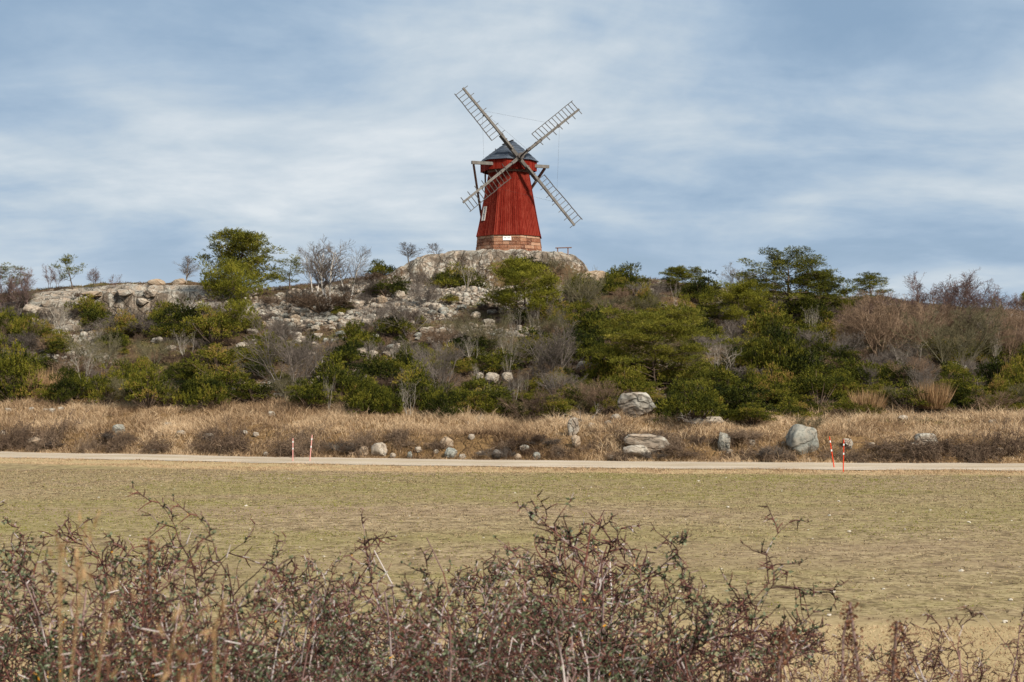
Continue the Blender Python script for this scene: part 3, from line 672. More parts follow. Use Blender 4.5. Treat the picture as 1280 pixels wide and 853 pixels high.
def pad_foliage(rng, pads, per, leaf, wide, up=0.35, lowcut=-0.35):
    Vs, Fs, Ts = [], [], []; o = 0
    for (c, rx, ry, rz, tn) in pads:
        n = int(per * (rx * ry + rx * rz) / 0.3) + 20
        # shoots: short sprigs of blades give the crown its grain
        ns = max(6, n // 9)
        u = rng.normal(0, 1, (ns, 3)); u /= np.linalg.norm(u, axis=1, keepdims=True); u[:, 2] = np.where(u[:, 2] < lowcut, -u[:, 2] * .6, u[:, 2])
        sh = rng.uniform(0.55, 1.12, (ns, 1)); sp_ = np.array(c) + u * np.array([rx, ry, rz]) * sh
        sdv = u * np.array([1, 1, .9]) + np.array([0, 0, up]) + rng.normal(0, .3, (ns, 3)); sdv /= np.linalg.norm(sdv, axis=1, keepdims=True)
        k = 9; P = np.repeat(sp_, k, 0) + np.repeat(sdv, k, 0) * (rng.rand(ns * k, 1) * leaf * 1.8); D = np.repeat(sdv, k, 0) + rng.normal(0, .5, (ns * k, 3))
        D /= np.linalg.norm(D, axis=1, keepdims=True)
        ti = np.clip(tn + np.repeat(rng.normal(0, .13, ns), k) + rng.normal(0, .07, ns * k), 0, 1)
        V, F, T = blades(rng, P, D, leaf * rng.uniform(.6, 1.3, ns * k), wide, ti); Vs.append(V); Fs.append(F + o); Ts.append(T); o += len(V)
    return np.concatenate(Vs), np.concatenate(Fs), np.concatenate(Ts)
def juniper(seed, w=3.0, h=2.0, n=34, kind='round', per=75):
    rng = rs(seed); pads = []; segs = []; tips = []
    for i in range(n):
        a = rng.rand() * 6.283; q = math.sqrt(rng.rand())
        if kind == 'round': ht = math.sqrt(max(0, 1 - (q * .92) ** 2)) 
        elif kind == 'cone': ht = 1 - q * .85
        else: ht = (1 - q ** 3) * (.55 + .45 * rng.rand())
        lobe = 0.78 + 0.30 * math.sin(a * 3 + seed) + 0.1 * rng.randn()
        zz_ = h * ht * rng.uniform(.35 if q < .5 else .15, .92) if i % 3 else h * ht * .88 * rng.uniform(.8, 1.08)
        c = (math.cos(a) * q * w / 2 * lobe, math.sin(a) * q * w / 2 * lobe, zz_ + .05)
        s_ = rng.uniform(.26, .5) * (w / 3) ** .5
        pads.append((c, s_ * rng.uniform(.9, 1.4), s_ * rng.uniform(.9, 1.3), s_ * rng.uniform(.45, .8), np.clip(.44 + .20 * rng.randn(), .05, .95)))
        p0 = np.array([0, 0, -.1]); m_ = np.array(c) * [.45, .45, .3]; segs.append([*p0, *m_, .05, .035]); segs.append([*m_, *c, .035, .012])
    V, F, T = pad_foliage(rng, pads, per, .105, .034)
    st, sf = tubes(segs)
    return [('stem', make_mesh('stem', st, sf, MAT['bark'], {'tint': np.full(len(st), .4)})), ('foliage', make_mesh('foliage', V, F, MAT['juniper'], {'tint': T}))]
def pine(seed, h=5.0, w=4.5, trunk_frac=.35, mat='pine', n_limb=16, flat=.42, per=60, padr=.55, lean=.1, tipup=.5, needle=.13, base_r=None):
    rng = rs(seed); segs = []; pads = []
    r0 = base_r or h * .026; p = np.array([0, 0, -.2]); d = np.array([lean, 0, 1.0]); ns = 9; pts = [p]; 
    for i in range(ns):
        d = unit(d + rng.normal(0, .09, 3) + [0, 0, .12]); q = p + d * (h + .2) / ns * .97; ra, rb_ = r0 * (1 - .85 * i / ns), r0 * (1 - .85 * (i + 1) / ns)
        segs.append([*p, *q, ra, rb_]); p = q; pts.append(p)
    pts = np.array(pts)
    for k in range(n_limb):
        f = trunk_frac + (1 - trunk_frac) * (k + rng.rand() * .8) / n_limb; i = min(ns - 1, int(f * ns)); q0 = pts[i] + (pts[i + 1] - pts[i]) * (f * ns - i)
        a = k * 2.4 + rng.rand(); g = (f - trunk_frac) / (1 - trunk_frac)
        prof = math.sin(math.pi * min(1, (.22 + .78 * (1 - g)) * .75)) ** .7 if flat < .6 else math.sin(math.pi * (.09 + .56 * (1 - g))) ** .8
        L = w / 2 * max(.28, prof) * rng.uniform(.7, 1.15)
        dd = unit([math.cos(a), math.sin(a), .15 + .6 * g]); p_ = q0; rr_ = r0 * (1 - .8 * f) * .5; m_ = 4
        for j in range(m_):
            dd = unit(dd + rng.normal(0, .16, 3) + [0, 0, tipup * .15]); q = p_ + dd * L / m_; segs.append([*p_, *q, rr_ * (1 - j / m_ * .8), rr_ * (1 - (j + 1) / m_ * .8)])
            if j >= 1:
                for e in range(2 if j < 3 else 3):
                    o = rng.normal(0, 1, 3) * [1, 1, .45]; c = q + o * padr * .55 + [0, 0, .08]
                    segs.append([*q, *c, rr_ * .3 + .006, .006])
                    s_ = padr * rng.uniform(.5, 1.0); pads.append((c, s_ * rng.uniform(.7, 1.0), s_ * rng.uniform(.7, 1.0), s_ * flat * rng.uniform(.9, 1.4), np.clip(.45 + .15 * rng.randn(), .02, .98)))
            p_ = q
    top = pts[-1]
    for e in range(4): pads.append((top + rng.normal(0, .22, 3) * [1, 1, .6], padr * .5, padr * .5, padr * .45, .6))
    V, F, T = pad_foliage(rng, pads, per, needle, .03, up=.6)
    st, sf = tubes(segs)
    return [('trunk', make_mesh('trunk', st, sf, MAT['bark'], {'tint': np.repeat(rng.uniform(.2, .8, len(segs)), 6)})), ('crown', make_mesh('crown', V, F, MAT[mat], {'tint': T}))]
def bare_tree(name, seed, h, w, mat, stems=1, trunk='birch', rad=.06, lift=.35, first=.3, dens=1.0, mat2=None, spread=.15):
    """trunks and fine twigs kept as two meshes"""
    rng = rs(seed); segs = []; tips = []
    spec = [(7, .07, lift, 13 * dens, .6, .42, first), (5, .13, .35, 8 * dens, .6, .55, .12), (3, .17, .15, 5 * dens, .6, .6, .1), (2, .2, 0, 0, 0, 0, 0)]
    for i in range(stems):
        a = rng.rand() * 6.283; d = [math.cos(a) * spread * (stems > 1) + .05, math.sin(a) * spread * (stems > 1), 1]
        grow(rng, segs, tips, [math.cos(a) * .15 * (stems > 1), math.sin(a) * .15 * (stems > 1), -.1], d, h * rng.uniform(.82, 1.0), rad * rng.uniform(.8, 1.1), 0, spec)
    s_ = seg_arr(segs); s_[:, 6:8] = np.maximum(s_[:, 6:8], 0.006)
    tr = s_[s_[:, 8] < .5]; tw = s_[s_[:, 8] > .5]
    # widen sideways spread to the wanted crown width
    return [('trunk', twig_mesh('trunk', tr[:, :8], rng.uniform(.2, .9, len(tr)), MAT[trunk])),
            ('crown', twig_mesh('crown', tw[:, :8], np.clip(.75 - .2 * tw[:, 8] + rng.normal(0, .1, len(tw)), 0, 1), MAT[mat]))]
def reed_clump(seed, w=2.2, h=1.7, n=1500):
    rng = rs(seed); a = rng.rand(n) * 6.283; q = np.sqrt(rng.rand(n)); P = np.stack([np.cos(a) * q * w * .28, np.sin(a) * q * w * .28, np.zeros(n) - .05], 1)
    D = np.stack([np.cos(a) * q * .26, np.sin(a) * q * .26, np.ones(n)], 1) + rng.normal(0, .17, (n, 3)); D /= np.linalg.norm(D, axis=1, keepdims=True)
    V, F, T = blades(rng, P, D, h * rng.uniform(.2, 1.0, n) * rng.uniform(.7, 1.1, n), .022, rng.uniform(.1, 1, n)); return make_mesh('reeds', V, F, MAT['reed'], {'tint': T})
def bramble(seed, w=2.0, h=1.3):
    rng = rs(seed); segs = []; hump = [(rng.uniform(-.45, .45) * w, rng.uniform(-.2, .2) * w, rng.uniform(.45, 1)) for _ in range(4)]
    for i in range(170):
        hx, hy, hh = hump[i % 4]; q = abs(rng.normal(0, .3)); a = rng.rand() * 6.283; p = np.array([hx + math.cos(a) * q, hy + math.sin(a) * q, -.05]); az = rng.rand() * 6.283
        d = unit([math.cos(az) * .8, math.sin(az) * .8, 1.2]); L = h * hh * rng.uniform(.6, 1.6); n = 6
        for j in range(n):
            d = unit(d + [0, 0, -.28] + rng.normal(0, .26, 3)); q2 = p + d * L / n; segs.append([*p, *q2, .008, .007])
            for e in range(3):
                o = unit(rng.normal(0, 1, 3) + [0, 0, .3]); segs.append([*q2, *(q2 + o * rng.uniform(.06, .22)), .006, .004])
            p = q2
    return twig_mesh('brambles', segs, np.clip(rng.normal(.5, .25, len(segs)), 0, 1), MAT['twig_dark'])

# stones
def stone_mesh(name, seed, mat, flat=.7, sub=4, rough=.18):
    import bmesh
    bm = bmesh.new(); bmesh.ops.create_icosphere(bm, subdivisions=sub, radius=1.0); V = np.array([v.co[:] for v in bm.verts]); F = np.array([[v.index for v in f.verts] for f in bm.faces]); bm.free()
    rng = rs(seed)
    for _ in range(11):                                   # broken faces
        n = unit(rng.normal(0, 1, 3)); d_ = rng.uniform(.58, .92); e = V @ n - d_; V = V - np.clip(e, 0, None)[:, None] * n
    o = rng.rand(3) * 50; k = 1 + rough * fbm(V[:, 0] * 1.4 + o[0], V[:, 1] * 1.4 + o[1], V[:, 2] * 1.4 + o[2], seed=seed, octaves=5)[:, None]; V = V * k
    V = V * [1, rng.uniform(.7, 1), flat]; V[:, 2] -= V[:, 2].min() * .75
    ext = V.max(0) - V.min(0); V[:, :2] /= ext[0]; V[:, 2] /= V[:, 2].max()       # 1 wide, 1 high above the ground line
    return make_mesh(name, V, F, MAT[mat], smooth=False)

# ------------------------------------------------------------------ prototypes: shapes shared by every copy
def dims(parts):
    lo_ = np.array([1e9] * 3); hi_ = -lo_
    for _, me in parts:
        co = np.empty(len(me.vertices) * 3, np.float32); me.vertices.foreach_get('co', co); co = co.reshape(-1, 3)
        lo_ = np.minimum(lo_, np.percentile(co, 1.0, axis=0)); hi_ = np.maximum(hi_, np.percentile(co, 99.0, axis=0))
    return (hi_[0] - lo_[0] + hi_[1] - lo_[1]) / 2, hi_[2]
PR = {}
def proto(key, name, cat, variants):
    PR[key] = (name, cat, [(v if isinstance(v, list) else [(None, v)]) for v in variants]); PR[key] += ([dims(v) for v in PR[key][2]],)
PER = 300
proto('jun', 'juniper_bush', 'bush', [juniper(1, kind='round', per=PER), juniper(2, kind='round', n=40, per=PER), juniper(3, w=3.4, h=1.7, kind='spread', n=42, per=PER), juniper(4, w=3.2, h=1.6, kind='spread', n=38, per=PER), juniper(5, w=3, h=2.3, kind='round', n=44, per=PER), juniper(6, w=4, h=1.6, kind='spread', n=50, per=PER)])
proto('juncone', 'juniper_bush', 'bush', [juniper(7, w=2.0, h=2.8, kind='cone', n=34, per=PER), juniper(8, w=2.2, h=2.4, kind='cone', n=34, per=PER)])
proto('pine', 'pine_tree', 'pine tree', [pine(11, h=5, w=4.4, per=380, n_limb=30, flat=.85, padr=.46, trunk_frac=.1, tipup=.6), pine(12, h=5.5, w=4.6, per=320, lean=-.12, n_limb=24, flat=.8, padr=.44, trunk_frac=.12, tipup=.6)])
proto('pinebig', 'pine_tree', 'pine tree', [pine(23, h=7, w=8.0, per=300, n_limb=36, trunk_frac=.08, padr=.52, flat=.8, lean=-.2, tipup=.7)])
proto('pineflat', 'pine_tree', 'pine tree', [pine(14, h=5.5, w=8.5, per=330, n_limb=44, trunk_frac=.04, padr=.75, flat=.5, lean=.05, tipup=.3)])
proto('pinebush', 'pine_tree', 'pine tree', [pine(15, h=4.5, w=5.5, per=260, n_limb=26, trunk_frac=.06, padr=.6, flat=.75, mat='pine_bright', needle=.16)])
proto('pineyel', 'pine_tree', 'pine tree', [pine(16, h=4.5, w=6, per=260, n_limb=28, trunk_frac=.12, padr=.55, flat=.8, mat='pine_bright', needle=.14), pine(17, h=4, w=5, per=240, n_limb=20, trunk_frac=.1, padr=.6, flat=.6, mat='pine_bright', lean=.2)])
proto('pinethin', 'pine_tree', 'pine tree', [pine(18, h=3.2, w=2.6, per=170, n_limb=10, trunk_frac=.3, padr=.34, flat=.5, lean=.12), pine(19, h=3.4, w=3.6, per=190, n_limb=13, trunk_frac=.25, padr=.40, flat=.55, lean=-.08)])
proto('grey', 'bare_shrub', 'shrub', [bare_shrub('branches', 21, MAT['twig_grey']), bare_shrub('branches', 22, MAT['twig_grey'], w=2.5, h=2.6, stems=7, spread=1.1), bare_shrub('branches', 23, MAT['twig_grey'], stems=12, spread=.7)])
proto('olive', 'bare_shrub', 'shrub', [bare_shrub('branches', 24, MAT['twig_olive'], stems=12, spread=1.0), bare_shrub('branches', 25, MAT['twig_olive'], stems=10, spread=.7)])
proto('tan', 'bare_shrub', 'shrub', [bare_shrub('branches', 26, MAT['twig_tan'], stems=12, spread=.5), bare_shrub('branches', 27, MAT['twig_tan'], stems=11, spread=.8)])
proto('red', 'bare_shrub', 'shrub', [bare_shrub('branches', 28, MAT['twig_red'], stems=9, spread=.4), bare_shrub('branches', 29, MAT['twig_red'], stems=10, spread=.55)])
_sp = [(6, .13, .3, 6, .6, .5, .3), (4, .18, .3, 4, .65, .55, .2), (3, .2, .2, 3, .7, .6, .1), (2, .2, 0, 0, 0, 0, 0)]
proto('pale', 'bare_shrub', 'shrub', [bare_shrub('branches', 30, MAT['twig_pale'], stems=6, spread=.6, rad=.045, spec=_sp, h=3), bare_shrub('branches', 31, MAT['twig_pale'], stems=4, spread=.5, rad=.05, spec=_sp, h=3)])
proto('brown', 'low_shrub', 'shrub', [bare_shrub('branches', 32, MAT['twig_dark'], h=1.6, stems=16, spread=1.4, rad=.02, tshift=.1), bare_shrub('branches', 33, MAT['twig_grey'], h=1.6, stems=16, spread=1.5, rad=.02, tshift=-.15)])
proto('birch', 'birch_tree', 'tree', [bare_tree('birch', 41, 5.2, 4, 'twig_grey', stems=3, rad=.075, spread=.30, dens=.8), bare_tree('birch', 42, 5.5, 4, 'twig_grey', stems=2, rad=.08, spread=.22, dens=.9)])
proto('baretree', 'bare_tree', 'tree', [bare_tree('tree', 43, 3.2, 2.4, 'twig_grey', trunk='twig_grey', stems=1, rad=.06, first=.2), bare_tree('tree', 44, 3.2, 2.4, 'twig_dark', trunk='twig_dark', stems=2, rad=.055, spread=.4, first=.2)])
proto('redtree', 'bare_tree', 'tree', [bare_tree('tree', 45, 4.0, 2, 'twig_red', trunk='twig_red', stems=2, rad=.05, first=.2, lift=.8), bare_tree('tree', 46, 4.2, 2, 'twig_red', trunk='twig_grey', stems=3, rad=.05, first=.25, lift=.8, spread=.25)])
proto('reed', 'reed_clump', 'reeds', [reed_clump(51), reed_clump(52, w=2.0, h=1.5)])
proto('bramble', 'bramble_thicket', 'bramble', [bramble(61), bramble(62, w=2.8, h=1.1), bramble(63, w=3.4, h=.9), bramble(64, w=2.4, h=1.0)])

LM = [('red windmill', 637, 300), ('tall ridge pine', 300, 345), ('white-stemmed birches', 412, 350), ('quarried granite face', 190, 378), ('bright green pine', 657, 370),
      ('wide dark pine', 822, 440), ('big skyline pine', 985, 350), ('yellow-green pine', 932, 390), ('big roadside boulder', 1006, 556), ('red stakes', 1048, 566),
      ('pink stakes', 377, 560), ('stone scree', 440, 405), ('tan thicket', 1100, 410), ('olive dome shrub', 1195, 425), ('left reed clump', 50, 485),
      ('slope-foot outcrop', 800, 512), ('fallen branches', 592, 532), ('thin left pine', 91, 342), ('reddish left thicket', 18, 360), ('bench', 706, 318),
      ('blue-grey bank boulder', 148, 538), ('beige roadside block', 31, 562), ('round blue-grey boulder', 908, 556), ('long rock ledge', 822, 572), ('grey fan shrub', 362, 440)]
PLANTS = []        # (root object, look, noun, px, py, height px)
count = {}
prng = random.Random(11)
def put(key, px, py, wpx, hpx, look=None, var=None, noun=None, lm=None, y=None, label=None, behind=None, group=None, rot=None):
    name, cat, vs, dm = PR[key]
    i = prng.randrange(len(vs)) if var is None else var
    if behind is not None:
        d = ray(px, py); x_ = d[0] / d[1] * behind; g = (x_, behind, float(height(np.array([x_]), np.array([behind]))[0]))
    else: g = ground_at(px, py, start=60)
    if behind is None:
        ymin = float(road_y(g[0])) + RW + .4 + wpx * g[1] / 2000 * .33
        if g[1] < ymin: g = (g[0], ymin, float(height(np.array([g[0]]), np.array([ymin]))[0]))
    k = g[1] / 2000.0; pw, ph = dm[i]
    if behind is not None:                                   # stands behind the skyline: taller, its foot is hidden
        pj = project(*g); hpx = max(hpx, pj[1] - (py - hpx))
    sxy = wpx * k / pw; sz = hpx * k / ph
    parts = vs[i]
    rz_ = prng.uniform(0, 6.28) if rot is None else rot
    if parts[0][0] is None:
        o = link(name, parts[0][1]); o.location = g
    else:
        o = empty(name, g)
        for pn_, me_ in parts: link(pn_, me_, o)
    o.scale = (sxy, sxy * prng.uniform(.85, 1.1), sz); o.rotation_euler = (0, 0, rz_)
    o['category'] = cat
    if group: o['group'] = group
    if label: o['label'] = label
    else: PLANTS.append([o, look, noun, px, py, wpx, hpx, lm])
    return o

# --- the trees and shrubs one can pick out in the photograph
T = put
T('pine', 298, 374, 92, 84, label='tall open-crowned dark green pine standing on the left ridge beside the granite face', var=0)
T('pineyel', 283, 422, 72, 96, label='light green bushy pine directly below the tall ridge pine on the left', var=1)
T('pinethin', 91, 362, 34, 42, label='small thin-stemmed pine alone on the left skyline', var=0)
T('pinethin', 12, 362, 42, 36, label='orange-green pine crown above the reddish thicket at the left edge', var=1)
T('pinethin', 362, 364, 44, 44, label='dull small pine on the skyline left of the white-stemmed birches', var=1)
T('birch', 412, 386, 66, 84, label='white-stemmed birch with several pale trunks and leafless crown on the skyline', var=0)
T('birch', 436, 378, 56, 72, label='slimmer leafless birch just right of the many-stemmed birch', var=1)
T('birch', 392, 376, 50, 70, label='leafless birch with thin pale trunk on the left side of the birch group', var=1)
T('pinebush', 657, 405, 96, 78, label='bushy bright green pine on the slope directly below the windmill')
T('pinebig', 986, 402, 132, 90, label='big spreading dark green pine on the right skyline')
T('pine', 1026, 402, 74, 62, label='shorter loose pine leaning against the right side of the big skyline pine', var=0)
T('pine', 948, 398, 60, 48, label='smaller dark pine under the left side of the big skyline pine', var=1)
T('pineyel', 932, 416, 96, 62, label='yellow-green rounded pine below and left of the big right skyline pine', var=0)
T('pineflat', 822, 486, 150, 98, label='wide dark flat-topped pine in the middle of the right slope')
T('pine', 1086, 384, 52, 42, label='green pine on the skyline between the big pine and the tan thicket', var=1)
T('pine', 1284, 400, 26, 34, label='dark pine cut by the right edge of the picture', var=0)
T('pine', 847, 366, 42, 32, label='small pine on the skyline behind the slope right of the windmill', var=0)
T('juncone', 884, 374, 44, 34, label='dark dense evergreen beside the small skyline pine', var=1)
T('pine', 868, 362, 28, 28, label='thin pine top showing between two evergreens on the skyline', var=1)
T('pineyel', 1056, 400, 40, 26, label='low green pine at the right foot of the big skyline pine', var=1)
T('juncone', 657, 334, 0.1, 0.1, label='') if False else None
T('jun', 477, 343, 44, 20, label='dark evergreen bush at the left foot of the windmill rock', var=2)
T('baretree', 511, 328, 30, 24, label='small leafless tree on the skyline left of the mill rock', var=0)
T('baretree', 545, 317, 26, 17, label='smallest leafless tree on the rock crest nearest the windmill', var=1)
T('baretree', 233, 355, 28, 34, label='leafless tree on top of the quarried granite face', var=0)
T('jun', 566, 362, 66, 30, label='dark juniper against the front of the windmill rock', var=5)
T('pale', 583, 366, 24, 42, label='pale thin bare shrub in front of the juniper on the windmill rock', var=1)
T('jun', 655, 336, 46, 12, label='low dark juniper on the rock just below the stone base of the mill', var=3)
T('olive', 690, 342, 34, 20, label='olive-brown shrub on the knoll just right of the mill')
T('olive', 722, 392, 52, 54, label='olive-brown dome shrub at the right end of the windmill knoll')
T('jun', 779, 362, 62, 30, label='dark green juniper on the skyline right of the pinkish rock', var=2)
T('grey', 808, 384, 50, 32, label='greyish bare shrub below the skyline juniper right of the mill')
T('grey', 925, 372, 40, 34, label='bare grey shrub left of the big skyline pine', behind=142)
T('baretree', 1058, 392, 16, 30, label='thin bare sapling between the big pine and the next pine', var=0)
T('redtree', 1146, 402, 62, 58, label='bare tree with a few red leaves above the tan thicket', var=0)
T('redtree', 1195, 402, 60, 60, label='tallest purplish bare tree on the right skyline', var=1)
T('redtree', 1234, 402, 50, 46, label='purplish bare tree on the far right skyline', var=0)
T('redtree', 1264, 406, 44, 40, label='low purplish bare tree nearest the right edge on the skyline', var=1)
T('redtree', 1172, 400, 44, 46, label='purplish bare tree between the red-leafed and the tallest bare tree', var=1)
T('redtree', 1215, 400, 46, 48, label='purplish bare tree just right of the tallest one on the skyline', var=0)
T('tan', 1102, 452, 104, 76, label='tan bare thicket on the right slope, widest of the tan shrubs', var=0)
T('tan', 1068, 446, 60, 62, label='tan-brown bare shrub at the left side of the tan thicket', var=1)
T('tan', 1140, 450, 66, 70, label='brown bare shrub between the tan thicket and the olive dome shrub', var=1)
T('olive', 1195, 470, 116, 86, label='large olive-grey bare dome shrub on the right slope', var=0)
T('tan', 1258, 460, 70, 66, label='tan bare shrub right of the large olive dome shrub', var=0)
T('grey', 1040, 458, 66, 44, label='grey-brown bare shrub left of the tan thicket')
T('pale', 1135, 470, 48, 44, label='pale forked bare shrub in front of the tan thicket', var=0)
T('pale', 1246, 466, 24, 56, label='pale slender bare tree right of the large olive dome shrub', var=1)
T('redtree', 4, 398, 36, 62, label='reddish bare tree cut by the left edge of the picture', var=0)
T('redtree', 18, 400, 34, 60, label='reddish bare tree second from the left edge', var=1)
T('redtree', 32, 396, 30, 58, label='reddish bare tree at the right end of the left-edge thicket', var=0)
T('redtree', 10, 396, 34, 50, label='reddish bare tree in the middle of the left-edge thicket', var=1)
for x_, h_, w_ in ((62, 30, 22), (72, 26, 18), (118, 24, 18), (143, 18, 14)):
    T('redtree', x_, 361, w_, h_, look='small pinkish', noun='bare birch sapling')
T('grey', 362, 500, 92, 108, label='big grey fan-shaped bare shrub on the lower left slope', var=1)
T('pale', 498, 468, 46, 46, label='pale many-stemmed fan shrub in the middle of the slope below the scree', var=0)
T('grey', 690, 486, 88, 88, label='large grey bare shrub below the bright green pine', var=1)
T('grey', 548, 500, 64, 70, label='grey bare shrub with single pale stem right of the scree foot', var=0)
T('pale', 903, 474, 52, 50, label='pale bare fan shrub right of the wide dark pine', var=0)
T('pale', 412, 516, 22, 50, label='pale slender bare sapling left of centre above the brown bank', var=1)
T('pale', 511, 522, 26, 48, label='pale crooked sapling in front of the junipers at centre', var=0)
T('pale', 637, 470, 20, 60, label='pale slim bare tree below the bright green pine', var=1)
T('pale', 232, 452, 30, 40, label='whitish bare shrub on the stony slope under the granite face', var=0)
T('pale', 73, 428, 32, 50, label='pale upright bare shrub left of the granite face', var=0)
T('pale', 104, 492, 34, 62, label='pale slender tree rising from the left junipers', var=1)
T('olive', 128, 468, 66, 54, label='olive-grey bare shrub below the granite face', var=0)
T('reed', 50, 502, 48, 42, label='tan reed clump at the foot of the far left junipers', var=0)
T('reed', 1084, 518, 40, 32, label='tan reed clump below the tan thicket', var=1)
T('reed', 1166, 514, 42, 36, label='tan reed clump below the large olive dome shrub', var=0)
for x_, y_, w_, h_, k_ in ((1120, 412, 60, 34, 'tan'), (1165, 416, 60, 36, 'tan'), (1210, 418, 66, 36, 'olive'), (1250, 420, 60, 36, 'tan'), (1285, 424, 50, 36, 'tan'), (1085, 414, 50, 30, 'tan'), (1030, 408, 40, 22, 'grey')):
    T(k_, x_, y_, w_, h_, look='skyline', noun=('light brown' if k_ == 'tan' else 'dull') + ' shrub', group='bare shrubs on the hillside')
for x_, h_, w_ in ((1130, 40, 40), (1158, 44, 40), (1186, 50, 44), (1224, 40, 40), (1248, 38, 40), (1278, 40, 40)):
    T('redtree', x_, 408, w_, h_, look='bare purplish', noun='skyline tree')
# kind, x, foot, width, height
MAN = [ # kind, x, foot y, width, height (pixels of the photograph)
 ('jun',115,406,52,18),('jun',214,425,60,22),('jun',265,430,74,42),('jun',312,416,40,24),('jun',20,506,66,74),('jun',8,410,36,18),('jun',132,510,58,50),('jun',185,512,66,56),('jun',160,494,50,40),
 ('jun',272,474,62,42),('jun',285,506,66,46),('jun',245,508,50,36),('jun',78,508,44,44),('jun',75,446,34,22),('jun',482,372,44,20),('jun',448,440,66,36),('jun',432,458,60,28),('jun',492,420,46,26),
 ('jun',420,500,80,52),('jun',388,512,66,36),('jun',460,488,70,44),('jun',520,512,90,54),('jun',470,516,60,36),('jun',560,458,52,26),('jun',546,474,64,28),('jun',624,470,44,32),('jun',606,520,82,40),
 ('jun',560,522,60,38),('jun',600,498,60,26),('jun',745,426,64,42),('jun',722,456,70,44),('jun',760,448,60,40),('jun',705,420,44,30),('jun',790,372,34,18),('jun',840,404,34,20),('jun',868,422,52,26),
 ('jun',962,444,64,58),('jun',975,476,60,70),('jun',1016,414,48,30),('jun',1004,482,78,40),('jun',1022,512,66,52),('jun',962,504,66,44),('jun',925,524,76,46),('jun',868,528,80,48),('jun',838,520,44,30),
 ('jun',780,508,64,46),('jun',758,482,60,44),('jun',1066,484,84,34),('jun',1126,490,50,36),('jun',1206,506,60,38),('jun',1244,492,52,44),('jun',1272,500,50,50),('jun',1276,446,30,18),('jun',986,524,70,24),
 ('jun',940,532,60,26),('jun',690,526,54,30),('jun',672,508,40,20),('jun',1100,506,50,30),('jun',1190,478,50,24),('jun',900,500,60,40),('jun',640,528,50,26),('jun',1130,512,60,30),('jun',1052,500,44,36),
 ('brown',405,392,90,28),('brown',380,382,50,20),('brown',448,372,60,24),('brown',20,430,52,28),('brown',150,420,70,24),('brown',40,440,50,24),('brown',345,386,40,16),('grey',510,420,64,44),('grey',532,384,44,30),
 ('tan',548,440,64,30),('olive',608,446,62,56),('grey',350,432,56,34),('grey',215,404,24,22),('grey',20,470,50,30),('tan',750,520,54,44),('brown',665,528,64,44),('grey',960,412,40,24),('tan',715,516,50,36),
 ('brown',470,354,50,14),('olive',800,402,60,36),('olive',760,400,50,34),('grey',780,440,40,34),('grey',1010,446,46,34),('brown',1195,500,60,30),('tan',1240,520,50,30),('olive',870,446,40,20),('brown',60,404,40,16),
 ('grey',1150,498,46,40),('grey',1222,486,40,40),('olive',650,458,60,40),('olive',680,432,60,40),('brown',905,402,60,14),('pale',760,400,18,24),('pale',590,460,22,40),('pale',700,500,22,44),('pale',655,500,18,40),
 ('olive',1010,540,40,20),('grey',700,410,40,34),('olive',580,424,44,30),('grey',1090,490,34,30),('pale',1020,470,14,34),('pale',1285,470,24,50),('grey',470,410,40,30),
 ('jun',-10,470,50,50),('jun',1300,470,60,50),('jun',1010,440,50,30),('jun',728,400,40,24),('jun',800,420,40,28)]
LOOK = {'jun': ('juniper', ['dark green', 'olive-green', 'mossy green']), 'brown': ('heathery scrub', ['low purple-brown', 'low dark brown']), 'grey': ('bare shrub', ['grey twiggy', 'brownish-grey']), 'tan': ('bare shrub', ['tan twiggy', 'light brown']),
        'olive': ('bare shrub', ['olive-grey twiggy', 'olive-brown']), 'pale': ('bare sapling', ['pale slender', 'whitish']), 'red': ('bare shrub', ['purplish'])}
def auto(kind, x, y_, w_, h_, fill=False):
    noun, looks = LOOK[kind]
    i = prng.randrange(len(PR[kind][2])); look = looks[i % len(looks)] if kind in ('brown',) else looks[0]
    size = '' if 36 <= w_ <= 62 else ('small ' if w_ < 36 else 'large ')
    shape = ''
    if kind == 'jun': shape = 'wide low ' if w_ > 2.0 * h_ else ('tall rounded ' if w_ < 1.25 * h_ else 'rounded ')
    put(kind, x, y_, w_, h_, look=((size or shape) + look), noun=noun, var=i, group={'jun': 'junipers on the hillside', 'pale': 'pale bare saplings on the hillside'}.get(kind, 'bare shrubs on the hillside'))
for a in MAN: auto(*a)
